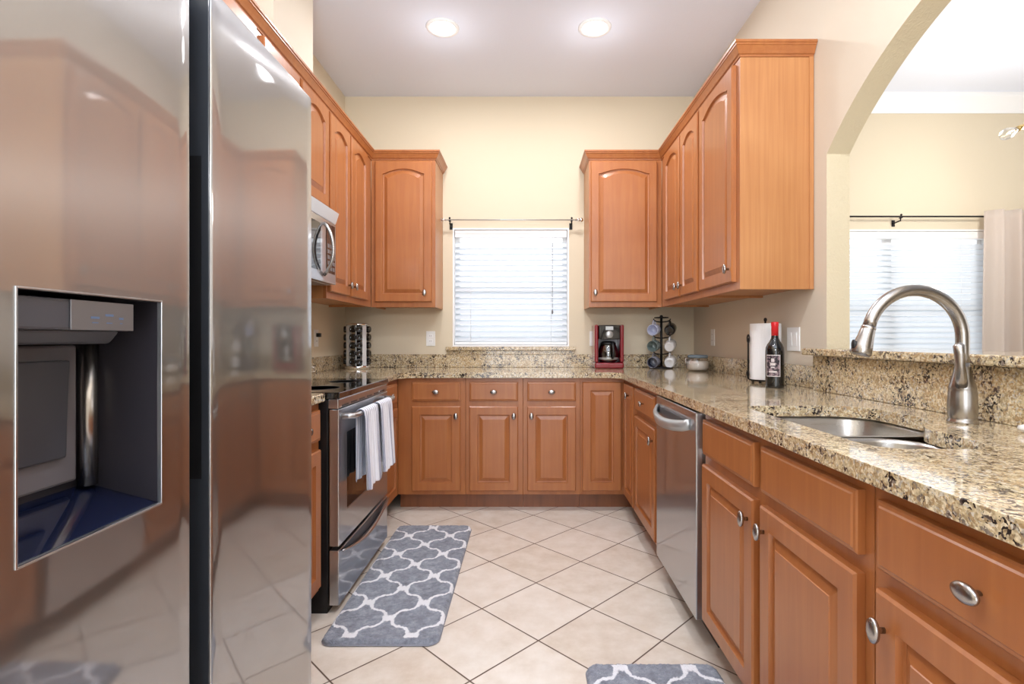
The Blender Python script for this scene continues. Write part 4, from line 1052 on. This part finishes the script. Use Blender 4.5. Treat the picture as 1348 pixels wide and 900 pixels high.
# white brush lying near the tap
bh = thing('dish_brush', 'white plastic dish brush lying on the worktop by the bar splash', 'brush', (1.175, 1.245, CT))
loops = []
n = 18
for k in range(n + 1):
    u = k / n; x = 0.0 + 0.02 * u; y = -0.20 * u
    ww = (0.008 + 0.008 * math.sin(min(1, u * 6) * PI / 2)) * (1 - 0.25 * math.sin(PI * u)); hh_ = 0.006 + 0.006 * math.sin(min(1, u * 8) * PI / 2)
    loops.append([(x + ww * math.cos(2 * PI * i / 14), y, 0.0125 + hh_ * math.sin(2 * PI * i / 14)) for i in range(14)])
MB().loops(loops, True, True, True).build('handle', M['white_plastic'], bh)
MB().lathe([(0.001, 0.0), (0.0042, 0.0003), (0.0042, 0.0014), (0.001, 0.0016)], (0.004, -0.022, 0.0238), 16, sx=1.0, sy=2.0).build('hanging_hole', M['dark_grey'], bh)
MB().ball((0.022, -0.225, 0.021), 0.02, 16, 10, 1.0, 1.7, 0.9).build('brush_head', M['white_plastic'], bh)
MB().box(0.006, 0.038, -0.25, -0.20, 0.0, 0.012).build('bristles', M['white'], bh)

# spice carousel
sx_, sy_ = -1.245, 3.86
sr = thing('spice_carousel', 'round chrome spice carousel with columns of jars in the left corner', 'spice rack', (sx_, sy_, CT))
MB().lathe([(0.088, 0.0), (0.095, 0.004), (0.095, 0.02), (0.088, 0.026)], n=40).build('base', M['chrome'], sr)
cols = [math.radians(a) for a in (-166, -95, -66, -8)]
pnl = MB()
for a in [math.radians(q) for q in (-128, -80, -38, 40, 100, 155)]:
    ca, sa = math.cos(a), math.sin(a); t_ = Vector((-sa, ca, 0))
    p0 = Vector((0.084 * ca, 0.084 * sa, 0.0265)); hw_ = 0.017 if abs(math.degrees(a) + 79) > 5 else 0.003
    q_ = [p0 + t_ * hw_, p0 - t_ * hw_, p0 - t_ * hw_ - Vector((ca, sa, 0)) * 0.006, p0 + t_ * hw_ - Vector((ca, sa, 0)) * 0.006]
    pnl.prism(q_, (0, 0, 0.290))
pnl.build('steel_panels', M['light_silver'], sr)
MB().lathe([(0.018, 0.0265), (0.018, 0.3165)], n=20).build('spindle', M['iron'], sr)
MB().lathe([(0.082, 0.3168), (0.082, 0.330), (0.076, 0.334)], n=40).build('top_disc', M['chrome'], sr)
proto = None
names = ['top', 'second', 'middle', 'fourth', 'bottom']; cn = ['left column', 'column left of centre', 'column right of centre', 'right column']
for ci, a in enumerate(cols):
    for k in range(5):
        z_ = CT + 0.29 - 0.0585 * k
        if proto is None:
            proto = thing('spice_jar', '', 'jar', (0, 0, 0), 0, 'spice jars in the carousel')
            MB().lathe([(0.014, 0.026), (0.0195, 0.028), (0.0205, 0.034), (0.0205, 0.068), (0.018, 0.072)], n=20, axis='x').build('glass_body', M['smoke_glass'], proto)
            MB().lathe([(0.0225, 0.0725), (0.0235, 0.074), (0.0235, 0.094), (0.0215, 0.097), (0.015, 0.0965), (0.013, 0.0945)], n=24, axis='x').build('cap', M['black_gloss'], proto)
            o = proto
        else: o = copy_tree(proto)
        o.location = (sx_, sy_, z_); o.rotation_euler = (0, 0, a)
        o['label'] = 'black-capped spice jar, %s row, %s of the carousel' % (names[k], cn[ci])

# ------------------------------------------------------------------ wall plates
def outlet(name, label, loc, rz, gang=1, kind='outlet'):
    w_ = 0.07 if gang == 1 else 0.118
    o = thing(name, label, 'outlet' if kind == 'outlet' else 'switch', loc, rz)
    MB().box(-w_ / 2, w_ / 2, -0.006, 0.0, -0.0575, 0.0575).build('plate', M['white_plastic'], o, bevel=0.002)
    for g in range(gang):
        cx_ = 0 if gang == 1 else (-0.023 + 0.046 * g)
        if kind == 'outlet':
            for zz in (-0.02, 0.02):
                s_ = MB().box(cx_ - 0.016, cx_ + 0.016, -0.0075, -0.006, zz - 0.014, zz + 0.014).build('socket', M['white'], o, bevel=0.001)
                MB().box(cx_ - 0.007, cx_ - 0.005, -0.0078, -0.0075, zz - 0.004, zz + 0.006).box(cx_ + 0.005, cx_ + 0.007, -0.0078, -0.0075, zz - 0.004, zz + 0.006).build('slot', M['black'], s_)
        else:
            MB().prism([(cx_ - 0.016, -0.006, -0.033), (cx_ - 0.016, -0.0075, -0.033), (cx_ - 0.016, -0.011, 0.033), (cx_ - 0.016, -0.006, 0.033)], (0.032, 0, 0)).build('rocker', M['white'], o, bevel=0.001)
    return o
outlet('wall_outlet', 'white wall outlet left of the kitchen window above the back worktop', (-0.744, YB - 0.0005, 1.137), 0)
outlet('wall_outlet', 'white wall outlet half hidden behind the coffee maker', (0.525, YB - 0.0005, 1.137), 0)
outlet('wall_outlet', 'white wall outlet on the right wall above the sugar jar', (XR - 0.0005, 3.647, 1.145), -PI / 2)
outlet('light_switch', 'double white rocker switch plate by the arch behind the wine bottle', (XR - 0.0005, 2.545, 1.135), -PI / 2, 2, 'switch')
po = outlet('wall_outlet', 'white wall outlet with a black plug left of the spice carousel', (XL + 0.0005, 3.50, 1.14), PI / 2)
MB().box(-0.014, 0.014, -0.034, -0.0082, 0.008, 0.034).build('plug', M['black'], po, bevel=0.003)

# ------------------------------------------------------------------ ceiling lights
cl = None
for i, (x, y) in enumerate(CANS):
    o = thing('recessed_ceiling_light', 'lit round recessed ceiling light, %s' % ('above the left cabinets' if i == 0 else 'above the right cabinets'), 'ceiling light', (x, y, ZC), 0, 'recessed ceiling lights')
    MB().lathe([(0.076, -0.001), (0.078, -0.008), (0.097, -0.006), (0.100, -0.0006)], n=48, cap=False).build('trim_ring', M['white'], o, solid=0.001)
    MB().lathe([(0.075, -0.0008), (0.074, -0.003), (0.004, -0.004)], n=48).build('lens', M['lamp_lens'], o)

# ------------------------------------------------------------------ curtain rods, curtain, chandelier
def rod(label, x0, x1, y, z, mat, finial, brs):
    o = thing('curtain_rod', label, 'curtain rod', ((x0 + x1) / 2, y, z)); hw = (x1 - x0) / 2
    MB().tube([(-hw, 0, 0), (hw, 0, 0)], 0.0045 if mat is not M['iron'] else 0.0065, 12).build('rod', mat, o)
    for s in (-1, 1):
        f = MB().tube([(s * (hw + 0.001), 0, 0), (s * (hw + 0.02), 0, 0), (s * (hw + 0.03), 0, 0)], [0.009, 0.009, 0.013], 12)
        f.ball((s * (hw + 0.042), 0, 0), 0.017).build('finial', finial, o)
    for bx in brs:
        lx = bx - (x0 + x1) / 2
        MB().tube([(lx, YB - y - 0.001, -0.035), (lx, YB - y - 0.02, -0.035), (lx, 0.004, -0.03), (lx, 0.0, -0.012)], 0.005, 8).box(lx - 0.007, lx + 0.007, -0.012, 0.012, -0.0125, -0.007).box(lx - 0.012, lx + 0.012, YB - y - 0.004, YB - y - 0.001, -0.06, -0.01).ball((lx, -0.006, 0.012), 0.008).build('bracket', M['iron'], o)
    return o
rod('thin silver curtain rod with clear ends above the kitchen window', -0.615, 0.375, YB - 0.075, 2.043, M['silver_plastic'], M['chrome'], (-0.585, 0.345))
rod('thin dark curtain rod above the dining room window', 1.95, 4.35, YB - 0.085, 2.066, M['iron'], M['iron'], (2.85, 4.3))
# curtain panel: pleated sheet hanging on the rod
cu = thing('window_curtain', 'pale greige tab-top curtain panel hanging in the dining room', 'curtain', (3.475, YB - 0.132, 0.0))
vs, fs = [], []; nx = 150; zs_ = [0.0, 0.3, 0.6, 0.9, 1.2, 1.5, 1.75, 1.9, 1.98, 2.04, 2.105]
for j, z_ in enumerate(zs_):
    k = z_ / 2.105
    for i in range(nx + 1):
        u = i / nx
        a = 0.030 + 0.012 * (1 - k)
        yy = a * math.sin(u * 2 * PI * 5.2 + 1.2) + 0.012 * math.sin(u * 2 * PI * 12 + 1.0) * (1 - 0.4 * k)
        vs.append((u * 0.72 - 0.02 * (1 - k) * (1 - 2 * u), yy - (0.0 if k < 0.9 else 0.0), z_))
for j in range(len(zs_) - 1):
    for i in range(nx):
        a = j * (nx + 1) + i; fs.append((a, a + 1, a + nx + 2, a + nx + 1))
MB().add(vs, fs, True).build('cloth', M['curtain'], cu, solid=0.003)

ch = thing('chandelier', 'brass chandelier arm with a clear filament bulb in the dining room', 'chandelier', (3.02, 2.9, 2.36))
MB().tube([(0, 0, 0.06), (0, 0, ZC - 2.36 - 0.02)], 0.006, 10).lathe([(0.06, ZC - 2.36 - 0.025), (0.06, ZC - 2.36 - 0.001)], n=28).build('stem', M['brass'], ch)
MB().ball((0, 0, 0.03), 0.04, 20, 12).build('hub', M['brass'], ch)
for k in range(3):
    a = PI + 2 * PI * k / 3; ca, sa = math.cos(a), math.sin(a)
    def pt(r_, z_): return (r_ * ca, r_ * sa, z_)
    arm = MB().tube([pt(0.03, 0.03), pt(0.15, 0.005), pt(0.265, -0.045)], 0.0065, 10).tube([pt(0.262, -0.044), pt(0.300, -0.062)], [0.014, 0.0145], 14).build('arm', M['brass'], ch)
    if k == 0:
        d = bpy.data.lights.new('chandelier_light', 'POINT'); d.energy = 55; d.color = (1.0, 0.97, 0.92); d.shadow_soft_size = 0.12
        o = bpy.data.objects.new('chandelier_light', d); o.location = (3.02, 2.9, 2.22); C.objects.link(o)
    bl = MB(); pts = []; rs = []
    for s_, r_ in ((0.0, 0.012), (0.012, 0.014), (0.03, 0.022), (0.05, 0.030), (0.07, 0.031), (0.085, 0.026), (0.096, 0.014), (0.100, 0.003)):
        pts.append(pt(0.301 + s_ * 0.91, -0.0625 - s_ * 0.42)); rs.append(r_)
    b_ = bl.tube(pts, rs, 20).build('bulb', M['clear_glass'], arm)
    MB().tube([pt(0.315, -0.069), pt(0.345, -0.077), pt(0.36, -0.09), pt(0.34, -0.085)], 0.003, 6).build('filament', M['filament'], arm)
